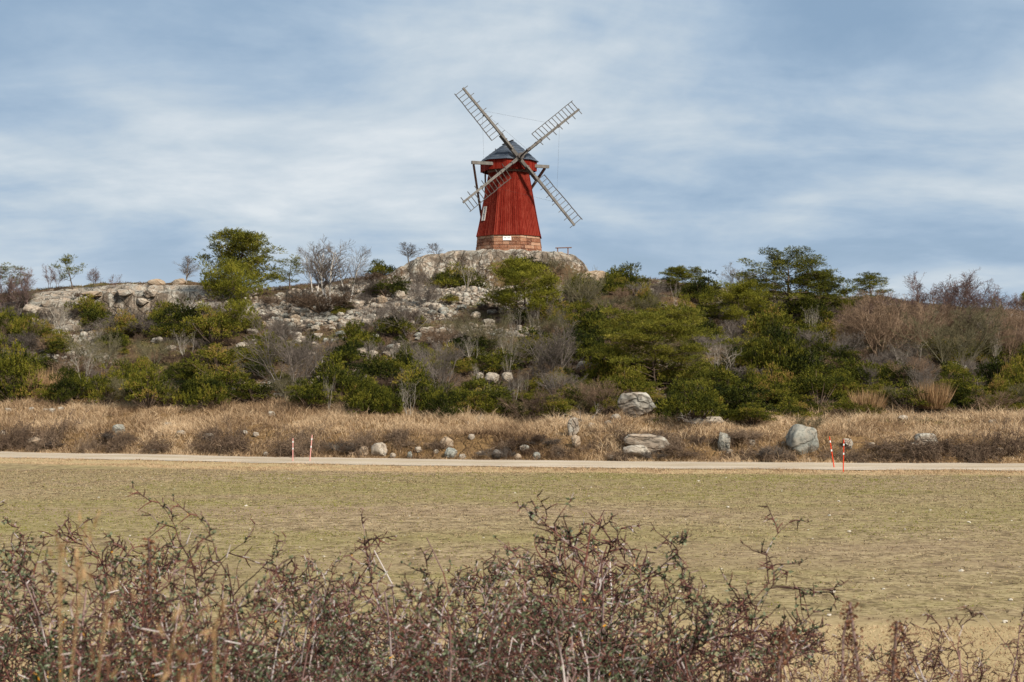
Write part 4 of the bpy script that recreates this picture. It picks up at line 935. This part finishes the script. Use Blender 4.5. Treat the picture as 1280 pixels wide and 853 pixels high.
# --- the smaller growth between them, thinner over the scree
def fill():
    for row, yy in enumerate([372, 384, 396, 408, 420, 432, 444, 456, 468, 480, 492, 504, 514, 522]):
        step = 31 + (row % 3) * 3
        for c in range(-2, 46):
            x_ = c * step + prng.uniform(-11, 11) - 10; y_ = yy + prng.uniform(-5, 5)
            sky_y = np.interp(x_, [0, 100, 240, 330, 400, 480, 730, 850, 1000, 1100, 1280], [388, 372, 400, 380, 384, 368, 362, 376, 392, 398, 412])
            if y_ < sky_y or x_ > 1310: continue
            foot = np.interp(x_, [0, 400, 700, 1280], [508, 516, 527, 527])
            if y_ > foot: continue
            if 130 < x_ < 250 and y_ < 404: continue
            scree = (290 < x_ < 625 and 372 < y_ < 442) or (150 < x_ < 300 and 425 < y_ < 455) or (30 < x_ < 130 and y_ < 400)
            right = x_ > 690
            r_ = prng.random(); hs_ = prng.uniform(.8, 1.15)
            if scree:
                if r_ < .35: continue
                auto(prng.choice(['brown', 'grey', 'brown', 'jun']), x_, y_, prng.uniform(14, 28), prng.uniform(7, 14)); continue
            if r_ < (.22 if right else .30): continue
            k = prng.choices(['jun', 'grey', 'olive', 'brown', 'tan', 'pale'], [7.5, 1.0, 1.2, .8, .6, .5] if right else [5.6, 1.6, .9, 1.2, .5, .7])[0]
            if x_ > 1040 and y_ < 455: k = prng.choice(['tan', 'grey', 'olive', 'red'])
            wv_ = prng.uniform(30, 56) * hs_; hv = wv_ * prng.uniform(.45, .75)
            if k == 'pale': wv_, hv = prng.uniform(14, 26), prng.uniform(24, 44)
            if k == 'brown': hv = wv_ * .35
            auto(k, x_, y_, wv_, hv, True)
fill()
for x_, y_, w_, h_ in [(30,566,48,32),(74,566,46,40),(136,565,36,22),(110,567,36,25),(190,571,64,24),(298,566,54,34),(250,572,46,20),(340,575,48,34),(385,570,60,32),(430,578,44,28),(460,552,40,17),(392,548,36,16),
                       (255,548,40,16),(690,526,40,16),(785,548,66,20),(783,581,34,16),(860,584,70,17),(942,580,54,34),(1100,562,84,22),(1190,582,54,26),(1262,584,54,42),(1228,580,54,36),(1165,562,50,18),(760,560,40,16),
                       (705,584,40,16),(1120,582,50,14),(985,584,40,20),(500,558,40,14),(880,552,50,18),(5,560,40,28),(545,560,36,16),(660,566,30,14),(835,560,44,18),(160,552,40,14),(1285,560,50,36),(1080,582,50,18),(930,548,44,14)]:
    x_ += prng.uniform(-8, 8); w_ *= prng.uniform(.9, 1.5); h_ *= prng.uniform(.6, .95)
    put('bramble', x_, y_, w_, h_, look='dark brown' if w_ < 45 else 'wide dark brown', noun='bramble thicket', group='bramble thickets on the grass bank')

for i in range(30):
    x_ = prng.uniform(-10, 1290); yb_ = np.interp(x_, [0, 320, 640, 960, 1280], [570, 580, 584, 586, 588]); y_ = yb_ - prng.random() ** 1.4 * 40
    put(prng.choice(['bramble', 'bramble', 'brown']), x_, y_, prng.uniform(20, 48), prng.uniform(8, 17), look='low brown', noun='scrub patch on the bank', group='low scrub on the grass bank')

# ------------------------------------------------------------------ stones one can pick out
STN = {}
for mk in ('rock', 'rock_blue', 'rock_pale', 'rock_dark', 'rock_tan', 'rock_chalk'):
    STN[mk] = [stone_mesh('stone', 100 + 7 * j + len(mk), mk, sub=4, rough=.3) for j in range(4)]
WORD = {'rock': 'grey', 'rock_blue': 'blue-grey', 'rock_pale': 'pale', 'rock_dark': 'blackish', 'rock_tan': 'tan'}
STONES = []
def gzz(x, y): return float(height(np.array([x]), np.array([y]))[0])
def stone(px, py, wpx, hpx, mk, label=None, group=None, tilt=0.0, start=60, lab2=None):
    g = ground_at(px, py, start=start); k = g[1] / 2000
    if start == 60 and g[1] < road_y(g[0]) + RW + .5 + wpx * k * .2: yy_ = float(road_y(g[0]) + RW + .5 + wpx * k * .2); g = (g[0], yy_, gzz(g[0], yy_))
    o = link('boulder' if wpx > 9 else 'stone', prng.choice(STN[mk]))
    sink = 0.12 * hpx * k
    o.location = (g[0], g[1] + wpx * k * .25, float(height(np.array([g[0]]), np.array([g[1] + wpx * k * .25]))[0]) - sink); o.scale = (wpx * k * 1.05, wpx * k * prng.uniform(.7, .95), hpx * k * 1.1 + sink)
    o.rotation_euler = (tilt, prng.uniform(-.1, .1), prng.choice([0, math.pi]) + prng.uniform(-.35, .35)); o['category'] = 'boulder' if wpx > 9 else 'stone'
    if group: o['group'] = group
    if label: o['label'] = label
    else: STONES.append([o, ('small ' if wpx < 9 else '') + WORD[mk], 'boulder' if wpx > 9 else 'stone', px, py, wpx, hpx, None])
    return o
stone(1006, 573, 40, 31, 'rock_blue', 'big lichen-grey boulder with dark underside beside the road, left of the red stakes')
stone(31, 568, 34, 11, 'rock_tan', 'flat beige stone block lying beside the road at far left')
stone(908, 568, 18, 20, 'rock_blue', 'round blue-grey boulder set in the bank left of the big boulder')
stone(148, 544, 16, 11, 'rock_blue', 'blue-grey boulder in the grass bank at the left')
stone(717, 546, 15, 20, 'rock', 'upright grey and pinkish boulder on the bank at centre')
stone(721, 563, 11, 14, 'rock_tan', 'pointed brownish boulder just below the upright one')
stone(800, 524, 50, 26, 'rock', 'large grey outcrop boulder at the foot of the slope between junipers')
stone(820, 582, 62, 19, 'rock', 'long grey rock ledge low in the bank beside the road')
stone(797, 578, 34, 14, 'rock_pale', 'pale slab at the left end of the long rock ledge')
stone(733, 470, 24, 15, 'rock_pale', 'whitish rock showing between shrubs left of the wide dark pine')
stone(745, 462, 9, 8, 'rock_pale', 'small white rock just right of the whitish one on the slope')
stone(885, 534, 44, 10, 'rock_pale', 'pale flat rock shelf at the foot of the junipers')
stone(621, 581, 14, 11, 'rock_dark', 'dark round boulder near the road at centre')
stone(470, 574, 20, 16, 'rock_pale', 'pale rounded boulder beside the road left of centre')
stone(453, 573, 14, 12, 'rock_tan', 'tan boulder touching the pale rounded one')
stone(557, 564, 17, 13, 'rock_tan', 'tan wedge-shaped boulder on the centre bank')
stone(561, 580, 16, 12, 'rock_blue', 'blue-grey boulder by the road below the tan wedge')
stone(1160, 568, 30, 16, 'rock', 'long grey boulder under brambles at the right')
stone(1143, 566, 11, 10, 'rock_pale', 'pale boulder just left of the long grey one at right')
for a in [(38,406,22,12,'rock_pale'),(450,446,14,10,'rock_pale'),(467,448,12,8,'rock_pale'),(616,480,18,12,'rock_pale'),(634,478,14,10,'rock_pale'),(600,476,10,8,'rock_pale'),(210,536,11,6,'rock_pale'),(225,546,11,5,'rock_pale'),(262,556,17,9,'rock'),
          (39,517,8,6,'rock_pale'),(57,516,8,5,'rock_pale'),(65,518,9,6,'rock_pale'),(75,517,8,6,'rock_pale'),(10,516,10,5,'rock_pale'),(339,523,10,6,'rock_pale'),(486,578,8,6,'rock_pale'),(509,577,7,8,'rock_blue'),(523,569,9,6,'rock_pale'),
          (545,569,7,5,'rock_pale'),(576,581,9,6,'rock'),(328,573,7,5,'rock_pale'),(589,551,8,6,'rock_pale'),(655,568,13,7,'rock'),(648,578,10,7,'rock_tan'),(672,581,10,9,'rock_blue'),(770,582,12,6,'rock_pale'),(740,537,9,7,'rock_pale'),
          (1060,567,13,11,'rock'),(1130,527,12,6,'rock_pale'),(1242,531,11,5,'rock_pale'),(912,572,8,5,'rock_pale'),(770,528,12,8,'rock_pale'),(760,534,9,6,'rock_pale'),(192,568,9,5,'rock_pale'),(4,548,9,6,'rock_pale'),(6,560,8,5,'rock_pale'),
          (700,572,8,5,'rock'),(1195,566,9,5,'rock_tan'),(305,545,9,5,'rock'),(232,405,16,9,'rock'),(238,410,12,8,'rock_pale'),(60,392,18,7,'rock'),(112,373,24,7,'rock_tan'),
          (187,400,17,9,'rock'),(176,408,16,7,'rock_pale'),(155,402,22,8,'rock'),(165,418,12,5,'rock_pale'),(195,432,16,6,'rock_pale'),(212,440,14,6,'rock'),(302,438,16,8,'rock_pale'),(318,434,14,8,'rock_pale'),
          (812,368,12,6,'rock_pale'),(1046,394,14,8,'rock_pale'),(905,386,18,5,'rock_pale'),(910,392,12,5,'rock_pale'),(477,380,12,9,'rock_tan'),(475,378,9,6,'rock_tan'),(500,374,14,8,'rock_pale'),(544,390,18,10,'rock_pale'),
          (320,548,8,5,'rock_pale'),(1020,582,8,4,'rock'),(1090,560,8,5,'rock_pale'),(1250,570,9,5,'rock_tan'),(420,565,9,5,'rock'),(600,572,8,5,'rock_tan'),(940,560,8,6,'rock_pale'),(980,560,8,5,'rock')]:
    stone(*a)
stone(745, 357, 38, 16, 'rock_tan', 'pinkish granite hump on the skyline right of the windmill knoll')
stone(196, 357, 22, 7, 'rock_tan', 'pinkish boulder on top of the granite face, left one')
stone(224, 357, 20, 7, 'rock_tan', 'orange-pink boulder on top of the granite face nearest the bare tree')
for i in range(150):                                           # the larger stones of the scree, one by one
    x_ = prng.uniform(300, 625); y_ = prng.uniform(378, 446)
    if ((x_ - 465) / 175) ** 2 + ((y_ - 408) / 42) ** 2 > 1: continue
    w_ = prng.uniform(6, 15); k_ = prng.choices(['rock', 'rock_pale', 'rock_blue', 'rock_tan'], [4, 3, 3, .6])[0]
    stone(x_, y_, w_, w_ * prng.uniform(.4, .65), k_, 'grey lichen-spotted stone in the scree below the windmill rock', 'loose stones of the scree')
for i in range(170):
    x_ = prng.uniform(-10, 1290); y_ = 597 + 190 * prng.random() ** 1.6; s_ = (3.4 if i % 6 == 0 else 1.7) * (y_ - 485) / 110 * prng.uniform(.5, 1.0)
    stone(x_, y_, s_, s_ * .45, 'rock_chalk', 'small pale stone lying loose on the field', 'small pale stones on the field', start=18)

# rubble too small to count
def rubble(n, region, name, smin, smax, mat):
    rng = rs(77); co = np.empty(0)
    base = stone_mesh('tmp', 5, 'rock', sub=2); nv = len(base.vertices); co = np.empty(nv * 3, np.float32); base.vertices.foreach_get('co', co); co = co.reshape(-1, 3)
    fi_ = np.array([list(p.vertices) for p in base.polygons]); Vs, Fs = [], []; o = 0
    x, y = region(rng, n); z = height(x, y)
    for i in range(len(x)):
        a = rng.rand() * 6.28; s_ = rng.uniform(smin, smax) * rng.uniform(.5, 1.2); sc = np.array([s_, s_ * rng.uniform(.6, 1), s_ * rng.uniform(.35, .7)]); v = co * sc
        c_, s2 = math.cos(a), math.sin(a); v = np.stack([v[:, 0] * c_ - v[:, 1] * s2, v[:, 0] * s2 + v[:, 1] * c_, v[:, 2]], 1) + [x[i], y[i], z[i] - .04]
        Vs.append(v); Fs.append(fi_ + o); o += nv
    me = make_mesh(name, np.concatenate(Vs), np.concatenate(Fs), MAT[mat]); tag(link(name, me), 'loose grey rubble covering the scree slope below the windmill rock', 'rubble', kind='stuff')
def reg(rng, n):
    x = rng.uniform(-34, 2, n * 4); y = rng.uniform(112, 139, n * 4); k = (rockiness(x, y) > .42) & ~((x < -24) & (y > 131)) & (rng.rand(n * 4) < .75); return x[k][:n], y[k][:n]
rubble(2600, reg, 'rubble', .15, .6, 'rock')

# ------------------------------------------------------------------ grass, heather and crop: nobody could count the blades
def tufts(name, x, y, nb, L, wd, lean, mat, tint, label, cat, seed=5, rad=.12, zoff=-.03):
    rng = rs(seed); n = len(x); z = height(x, y)
    P = np.repeat(np.stack([x, y, z + zoff], 1), nb, 0) + np.concatenate([rng.normal(0, rad, (n * nb, 2)), np.zeros((n * nb, 1))], 1)
    cl = np.repeat(rng.normal(0, lean * .6, (n, 2)), nb, 0)
    D = np.concatenate([rng.normal(0, lean, (n * nb, 2)) + cl, np.ones((n * nb, 1))], 1); D /= np.linalg.norm(D, axis=1, keepdims=True)
    Lb = np.repeat(np.asarray(L) * np.ones(n), nb) * rng.uniform(.5, 1.15, n * nb)
    ti = np.clip(np.repeat(tint, nb) + rng.normal(0, .13, n * nb), 0, 1)
    # bent blades: a stiff lower half and a drooping upper half
    o = np.cross(D, rng.normal(0, 1, D.shape)); o /= np.linalg.norm(o, axis=1, keepdims=True) + 1e-9
    mid_ = P + D * Lb[:, None] * .55; D2 = D + np.concatenate([D[:, :2] * 1.2, np.full((len(D), 1), -.25)], 1); D2 /= np.linalg.norm(D2, axis=1, keepdims=True)
    tip = mid_ + D2 * Lb[:, None] * .5; h_ = wd / 2
    V = np.stack([P - o * h_, P + o * h_, mid_ + o * h_ * .9, mid_ - o * h_ * .9, tip], 1).reshape(-1, 3)
    b5 = np.arange(len(P))[:, None] * 5; F4 = b5 + np.array([[0, 1, 2, 3]]); F3 = b5 + np.array([[3, 2, 4]])
    me = make_mesh(name, V, [F4, F3], MAT[mat], {'tint': np.repeat(ti, 5)}); return tag(link(name, me), label, cat, kind='stuff')
rng = rs(8)
n = 17000; x = rng.uniform(-36, 36, n); fq = rng.rand(n) ** .9; ro = road_y(x) + RW - .1 - .35 * np.abs(vnoise(x * .7, 0 * x, seed=92)); yend = np.maximum(road_y(x) + 12.5, 94.5) + 1.5 * vnoise(x * .25, 0 * x, seed=70)
y = ro + fq * (yend - ro)
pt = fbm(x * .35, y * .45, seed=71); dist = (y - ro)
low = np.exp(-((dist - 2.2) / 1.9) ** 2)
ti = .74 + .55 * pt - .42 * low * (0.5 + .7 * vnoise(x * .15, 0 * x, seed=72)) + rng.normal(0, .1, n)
Lg = (.42 + .5 * fbm(x * .4, y * .4, seed=73)) * np.where(rng.rand(n) < .12, 1.6, .92) * np.where(dist < .6, .5, 1)
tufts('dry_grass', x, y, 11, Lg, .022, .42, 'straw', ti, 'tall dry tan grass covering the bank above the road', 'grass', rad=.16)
# verge between road and field, and the near edge of the field
n = 6500; x = rng.uniform(-34, 34, n); vw = np.interp(x, [-40, -25, -13, 0, 25], [3.5, 4.0, 5.5, 3.0, 2.4]); y = road_y(x) - RW + .45 * np.abs(vnoise(x * .8, 0 * x, seed=91)) - rng.rand(n) * vw
tufts('verge_grass', x, y, 8, .13 + .05 * vnoise(x, y, seed=74), .018, .5, 'straw', np.clip(.78 + .2 * fbm(x * .4, y, seed=75) - (rng.rand(n) < .12) * .35, 0, 1), 'short tan grass strip between the gravel road and the field', 'grass', rad=.12, seed=6)
n = 30000; x = rng.uniform(-9, 9, n) * 1.0; y = rng.uniform(14, 27.0, n); x = x * y / 24
tufts('near_grass', x, y, 6, .09, .013, .9, 'straw', np.clip(.74 + .4 * fbm(x, y, seed=76) - (rng.rand(n) < .3) * .35, 0, 1), 'short pale grass along the near edge of the field behind the hedge', 'grass', rad=.09, seed=7)
# the sprouting field
n = 85000; y = 26.5 + (rng.rand(n) ** .75) * 52; x = rng.uniform(-.36, .36, n) * y; k = y < road_y(x) - RW - np.interp(x, [-40, -25, -13, 0, 25], [3.2, 3.7, 5.2, 2.8, 2.2]); x, y = x[k], y[k]
gp = fbm(x * .09, y * .13, seed=77) + .6 * fbm(x * .6, y * .5, seed=78)
ti = np.where(rng.rand(len(x)) < np.clip(.30 + 1.5 * gp, .03, .9), .75, .22) + rng.normal(0, .13, len(x))
tufts('field_sprouts', x, y, 4, .05 + .0008 * y, .022, 1.1, 'crop', ti, 'thin green sprouts and straw stubble covering the field', 'crop', rad=.06, seed=9)
# heather, moss and dead grass between the shrubs
n = 36000; x = rng.uniform(-46, 46, n); y = rng.uniform(88, 143, n); rk = rockiness(x, y); k = (y > road_y(x) + 10.5) & (rng.rand(n) > rk * 1.25); x, y = x[k], y[k]
ti = .45 + .75 * fbm(x * .18, y * .18, seed=80) + rng.normal(0, .1, len(x))
tufts('heather', x, y, 8, .26 + .1 * vnoise(x * .4, y * .4, seed=81), .03, .6, 'heath', ti, 'low brown heather, moss and dead grass between the shrubs on the hill', 'heather', rad=.16, seed=10)

# ------------------------------------------------------------------ hedge in front of the camera
def thorn_shrub(seed, h=1.9, w=1.5, stems=9, n2=9, n3=7, tsh=0.0):
    rng = rs(seed); segs = []; tips = []
    spec = [(9, .13, .25, n2, .85, .34, .35), (5, .22, .25, n3, 1.0, .50, .10), (4, .28, .10, 4, 1.15, .42, .10), (2, .15, 0, 0, 0, 0, 0)]
    for i in range(stems):
        a = rng.rand() * 6.283; q = math.sqrt(rng.rand()); x0, y0 = math.cos(a) * q * w * .3, math.sin(a) * q * w * .3
        grow(rng, segs, tips, [x0, y0, -.1], [math.cos(a) * q * .35, math.sin(a) * q * .35, 1], h * (rng.uniform(.66, .95) if i % 4 else 1.12), .0085 * rng.uniform(.7, 1.7), 0, spec)
    s_ = seg_arr(segs); s_[:, 6:8] = np.maximum(s_[:, 6:8] * 1.25, .0021)
    ti = np.clip(.50 + .16 * (s_[:, 8] < .5) - .03 * s_[:, 8] + rng.normal(0, .20, len(s_)) + (rng.rand(len(s_)) < .09) * .35 + tsh, 0, 1)
    return s_, ti
def hedge_proto(seed, leafy, **kw):
    s_, ti = thorn_shrub(seed, **kw); rng = rs(seed + 1); parts = [('branches', twig_mesh('branches', s_[:, :8], ti, MAT['thorn']))]
    if leafy:
        fine = s_[s_[:, 8] >= 1]; zmax = s_[:, 5].max(); keep = rng.rand(len(fine)) < leafy * np.clip(1.25 - (fine[:, 5] / zmax) ** 3 * 1.0, .12, 1); fine = fine[keep]
        m_ = 3; P = np.repeat(fine[:, :3], m_, 0) + (np.repeat(fine[:, 3:6] - fine[:, :3], m_, 0)) * rng.rand(len(fine) * m_, 1)
        D = rng.normal(0, 1, P.shape) + [0, 0, .4]; D /= np.linalg.norm(D, axis=1, keepdims=True)
        V, F, T_ = blades(rng, P, D, rng.uniform(.015, .034, len(P)), .0165, np.clip(rng.normal(.5, .2, len(P)), 0, .95) + (rng.rand(len(P)) < .004) * .5)
        parts.append(('foliage', make_mesh('foliage', V, F, MAT['hedge_leaf'], {'tint': T_})))
    return parts
HP_L = [hedge_proto(201, .40, n2=8, n3=5), hedge_proto(202, .25, n2=8, n3=5), hedge_proto(203, .55, n2=8, n3=5, stems=9)]
HP_B = [hedge_proto(204, 0, stems=7, n2=8, n3=5, h=1.8), hedge_proto(205, 0, stems=7, n2=6, n3=5, h=1.8), hedge_proto(206, .05, stems=5, n2=8, n3=5, h=2.0)]
HD = {}
for v in HP_L + HP_B: HD[id(v)] = dims(v)
def gz(x, y): return float(height(np.array([x]), np.array([y]))[0])
def top_line(px): return np.interp(px, [-60, 0, 100, 200, 300, 380, 450, 520, 600, 660, 720, 800, 880, 960, 1050, 1150, 1220, 1300], [640, 640, 648, 655, 685, 700, 690, 680, 668, 655, 705, 738, 752, 762, 768, 755, 740, 765])
SH = []
def hedge(px, y, parts, dy=0, name=None, look=''):
    x = (px - 640) / 2000 * y; z0 = gz(x, y); ztop = CAMZ - (top_line(px) + dy - 485) / 2000 * y; s_ = (ztop - z0) / HD[id(parts)][1]
    o = empty('thorn_shrub', (x, y, z0)); o.scale = (s_ * prng.uniform(.9, 1.15),) * 2 + (s_,); o.rotation_euler = (0, 0, prng.uniform(0, 6.28))
    for n_, me_ in parts: link(n_, me_, o)
    o['category'] = 'shrub'; o['group'] = 'thorny shrubs of the near hedge'; SH.append((px, y, o, look)); return o
for px, y in [(-20, 6.2), (60, 7.4), (130, 6.0), (215, 7.2), (290, 6.2), (345, 7.6), (410, 6.4), (470, 7.5), (540, 6.2), (590, 7.4), (655, 6.6), (700, 7.8)]:
    hedge(px, y, HP_L[prng.randrange(3)], dy=prng.uniform(12, 30), look='leafy')
hedge(668, 6.3, HP_L[1], dy=-12, look='leafy'); hedge(640, 7.0, HP_L[2], dy=4, look='leafy')
for px, y in [(0, 8.2), (170, 8.4), (250, 8.0), (380, 8.6), (515, 8.4), (640, 8.5)]:
    hedge(px, y, HP_B[prng.randrange(3)], dy=prng.uniform(-14, 6), look='bare')
for px, y in [(760, 6.4), (810, 7.5), (870, 6.8), (935, 7.6), (1000, 6.6), (1060, 7.7), (1120, 6.7), (1180, 7.4), (1240, 6.5), (1300, 7.2)]:
    hedge(px, y, (HP_L[prng.randrange(3)] if px < 830 else HP_B[prng.randrange(3)]), dy=prng.uniform(-4, 16), look='leafy' if px < 830 else 'bare')
for px, y in [(20, 4.6), (150, 4.4), (260, 4.8), (330, 5.0), (450, 4.8), (560, 5.0), (680, 5.2), (790, 5.2), (900, 5.0), (1030, 5.1), (1150, 4.9), (1260, 5.0)]:
    hedge(px, y, (HP_L if px < 800 else HP_B)[prng.randrange(3)], dy=60 if px < 800 else 48, look='front')

# ------------------------------------------------------------------ labels worked out from what stands next to what
def ordinal(i): return ['first', 'second', 'third', 'fourth', 'fifth', 'sixth', 'seventh', 'eighth', 'ninth', 'tenth', 'eleventh', 'twelfth'][i] if i < 12 else '%dth' % (i + 1)
def rel(px, py, hpx, w=None):
    cy = py - hpx / 2; best = None
    for nm, lx, ly in LM:
        d_ = math.hypot((px - lx) * .8, cy - ly)
        if best is None or d_ < best[0]: best = (d_, nm, lx, ly)
    d_, nm, lx, ly = best; dx, dy = px - lx, cy - ly
    far = 'just ' if d_ < 28 else ''
    if abs(dx) > 1.6 * abs(dy): w_ = far + ('right of' if dx > 0 else 'left of')
    elif abs(dy) > 1.6 * abs(dx): w_ = far + ('below' if dy > 0 else 'above')
    else: w_ = far + ('lower ' if dy > 0 else 'upper ') + ('right of' if dx > 0 else 'left of')
    return w_ + ' the ' + nm
groups_ = {}
for e in PLANTS + STONES:
    o, look, noun, px, py, w_, h_, lm = e
    lb = '%s %s %s' % (look, noun, rel(px, py, h_)); groups_.setdefault(lb, []).append(e)
for lb, es in groups_.items():
    if len(es) == 1: es[0][0]['label'] = lb; continue
    es.sort(key=lambda e: e[3]); n = len(es)
    for i, e in enumerate(es):
        w_ = ('left one' if i == 0 else 'right one') if n == 2 else ('%s from left' % ordinal(i))
        e[0]['label'] = (lb + ', ' + w_)
SH.sort(key=lambda t: t[0])
for i, (px, y, o, look) in enumerate(SH):
    zone = 'left third' if px < 427 else ('middle' if px < 853 else 'right third')
    row = 'front row' if y < 5.6 else ('back row' if y > 7.3 else 'middle row')
    lk = {'leafy': 'thorn shrub with grey-green leaves', 'bare': 'leafless purple-brown thorn shrub', 'front': 'nearest thorn shrub'}[look]
    o['label'] = '|'.join([lk, row, zone])
bk = {}
for px, y, o, look in SH: bk.setdefault(o['label'], []).append(o)
for k_, os_ in bk.items():
    lk, row, zone = k_.split('|')
    for i, o in enumerate(os_): o['label'] = '%s, %s%s, %s of hedge' % (lk, (ordinal(i) + ' from left, ') if len(os_) > 1 else '', row, zone)

# ------------------------------------------------------------------ marker stakes, fallen branches, dry stalks
def plain(name, c, rough=.5):
    m, t, b = newmat(name); b.inputs['Base Color'].default_value = (*c, 1); b.inputs['Roughness'].default_value = rough; return m
M_pink, M_rs, M_wb = plain('faded_pink_plastic', (.62, .30, .26)), plain('orange_red_plastic', (.62, .055, .02)), plain('white_reflective_band', (.75, .72, .68))
def stake(px, py, dxp, hp, mat, label, grp):
    g = ground_at(px, py, start=60); k = g[1] / 2000; h_ = hp * k; lx = dxp * k
    o = tag(empty('marker_stake', (g[0], g[1], g[2] - .05)), label, 'stake', grp)
    m_ = MB(); m_.tube((0, 0, 0), (lx, 0, h_), .027, .024, 8); m_.build('pole', mat, o, smooth=False)
    for f in (.55, .82):
        m_ = MB(); m_.tube((lx * f, 0, h_ * f), (lx * (f + .06), 0, h_ * (f + .06)), .031, .031, 8); m_.build('reflective_band', M_wb, o)
stake(366, 578, 0, 31, M_pink, 'faded pink upright marker stake by the road, left one of the pink pair', 'roadside marker stakes')
stake(387, 578, 3, 35, M_pink, 'faded pink leaning marker stake by the road, right one of the pink pair', 'roadside marker stakes')
stake(1043, 586, -6, 41, M_rs, 'orange-red marker stake leaning left, left one of the red pair', 'roadside marker stakes')
stake(1054, 591, 1, 42, M_rs, 'orange-red upright marker stake, right one of the red pair', 'roadside marker stakes')
rng = rs(300)
def branch_heap(px, py, wpx, n, label, seed):
    g = ground_at(px, py, start=60); w = wpx * g[1] / 2000; rng = rs(seed); segs = []; tips = []
    sp_ = [(6, .16, -.1, 5, .7, .5, .2), (4, .2, 0, 3, .8, .5, .1), (3, .2, 0, 0, 0, 0, 0)]
    for i in range(n):
        grow(rng, segs, tips, [rng.uniform(-.12, .12) * w, rng.normal(0, .12), .1], [rng.choice([-1, 1]), rng.normal(0, .4), rng.uniform(.1, .5)], w * rng.uniform(.5, .8), .045, 0, sp_)
    s_ = seg_arr(segs); s_[:, 2] = np.maximum(s_[:, 2], 0); s_[:, 5] = np.maximum(s_[:, 5], 0); s_[:, 6:8] = np.maximum(s_[:, 6:8], .009)
    o = link('fallen_branch', twig_mesh('fallen_branch', s_[:, :8], rng.uniform(.3, 1, len(s_)), MAT['twig_grey' if seed > 301 else 'twig_pale']), loc=g); tag(o, label, 'dead branch')
branch_heap(592, 536, 28, 4, 'pale dead branches fallen on the upper edge of the grass bank at centre', 301)
branch_heap(870, 533, 40, 5, 'tangle of pale dead branches lying below the junipers right of the outcrop', 302)
branch_heap(728, 530, 50, 4, 'greyish fallen branches above the upright bank boulder', 303)

def dock(seed):
    rng = rs(seed); segs = []; p = np.array([0, 0, -.1]); pts = [p]; d = np.array([rng.normal(0, .05), 0, 1])
    for i in range(12):
        d = unit(d + rng.normal(0, .05, 3) + [0, 0, .05]); q = p + d * .13; segs.append([*p, *q, .005, .0045]); p = q; pts.append(p)
    pts = np.array(pts); Ps = []
    for i in range(6, 13):
        for k in range(int(rng.randint(50, 110))):
            f = rng.rand(); a = pts[i - 1] + (pts[i] - pts[i - 1]) * f; Ps.append(a + rng.normal(0, .013, 3))
    for i in range(5, 10):
        dd = unit([rng.normal(0, .5), rng.normal(0, .5), 1]); L = rng.uniform(.08, .22); segs.append([*pts[i], *(pts[i] + dd * L), .003, .002])
        for k in range(60): Ps.append(pts[i] + dd * L * rng.rand() + rng.normal(0, .009, 3))
    P = np.array(Ps); D = rng.normal(0, 1, P.shape); D /= np.linalg.norm(D, axis=1, keepdims=True); V, F, T_ = blades(rng, P, D, .012, .009, rng.rand(len(P)))
    return [('stem', twig_mesh('stem', segs, [.3] * len(segs), MAT['twig_red'])), ('seed_head', make_mesh('seed_head', V, F, MAT['dock'], {'tint': T_}))]
DK = [dock(i) for i in (401, 402, 403)]
for i, (px, top, y, wd) in enumerate([(1100, 757, 4.4, 'tallest dark brown dock stalk with thick seed head in the right hedge'), (1057, 776, 4.2, 'dark brown dock stalk just left of the tallest one'), (1012, 768, 4.5, 'short dock stalk with rusty seed head, leftmost of the right hedge stalks'), (945, 785, 4.0, 'blurred brown dock stalk in the near hedge right of centre'), (232, 668, 5.0, 'rusty dock stalk standing among the leafy thorn shrubs at left')]):
    x = (px - 640) / 2000 * y; z0 = gz(x, y); zt = CAMZ - (top - 485) / 2000 * y; pr_ = DK[i % 3]; o = empty('dock_stalk', (x, y, z0)); s_ = (zt - z0) / dims(pr_)[1]; o.scale = (1.0, 1.0, s_); o.rotation_euler = (0, 0, i * 1.3)
    for n_, me_ in pr_: link(n_, me_, o)
    tag(o, wd, 'dried plant', 'dried dock stalks in the hedge')
for i, (px, top, y, tilt, wd) in enumerate([(6, 640, 1.9, .04, 'leftmost tan dry stem'), (18, 612, 1.8, .10, 'tallest tan dry stem, second from the left edge'), (30, 690, 1.7, -.05, 'tan dry stem, third from the left edge'), (52, 650, 2.2, .02, 'thin tan dry stem, fourth from the left edge'), (100, 735, 1.8, .16, 'tan dry stem leaning right, fifth from the left edge'), (160, 720, 2.0, .12, 'tan dry stem leaning right, sixth from the left edge'), (243, 775, 2.1, .03, 'tan dry stem standing alone, seventh from the left edge'), (195, 800, 1.9, -.14, 'short tan dry stem leaning left near the bottom edge')]):
    x = (px - 640) / 2000 * y; z0 = gz(x, y); zt = CAMZ - (top - 485) / 2000 * y; L = zt - z0; rng = rs(500 + i); segs = []; p = np.array([0, 0, 0.]); 
    p = np.array([-tilt * L, 0, 0]); d = unit([tilt, rng.normal(0, .04), 1])
    for j in range(10):
        d = unit(d + rng.normal(0, .02, 3)); q = p + d * L / 10; segs.append([*p, *q, .0022 - .0001 * j, .0021 - .0001 * j]); p = q
    nP = 30; y_ = y; P = p + np.stack([rng.normal(0, .012, nP), rng.normal(0, .012, nP), rng.uniform(-.10, .01, nP)], 1); D = unit([tilt * 2, 0, 1]) + rng.normal(0, .35, (nP, 3)); D /= np.linalg.norm(D, axis=1, keepdims=True)
    V, F, T_ = blades(rng, P, D, .02, .003, rng.rand(nP)); o = empty('dry_stem', (x, y, z0)); link('stem', twig_mesh('stem', segs, [.6] * 10, MAT['reed']), o); link('seed_plume', make_mesh('seed_plume', V, F, MAT['reed'], {'tint': T_}), o)
    tag(o, wd + ', close to the camera', 'dried plant', 'tan dry stems at the left of the hedge')
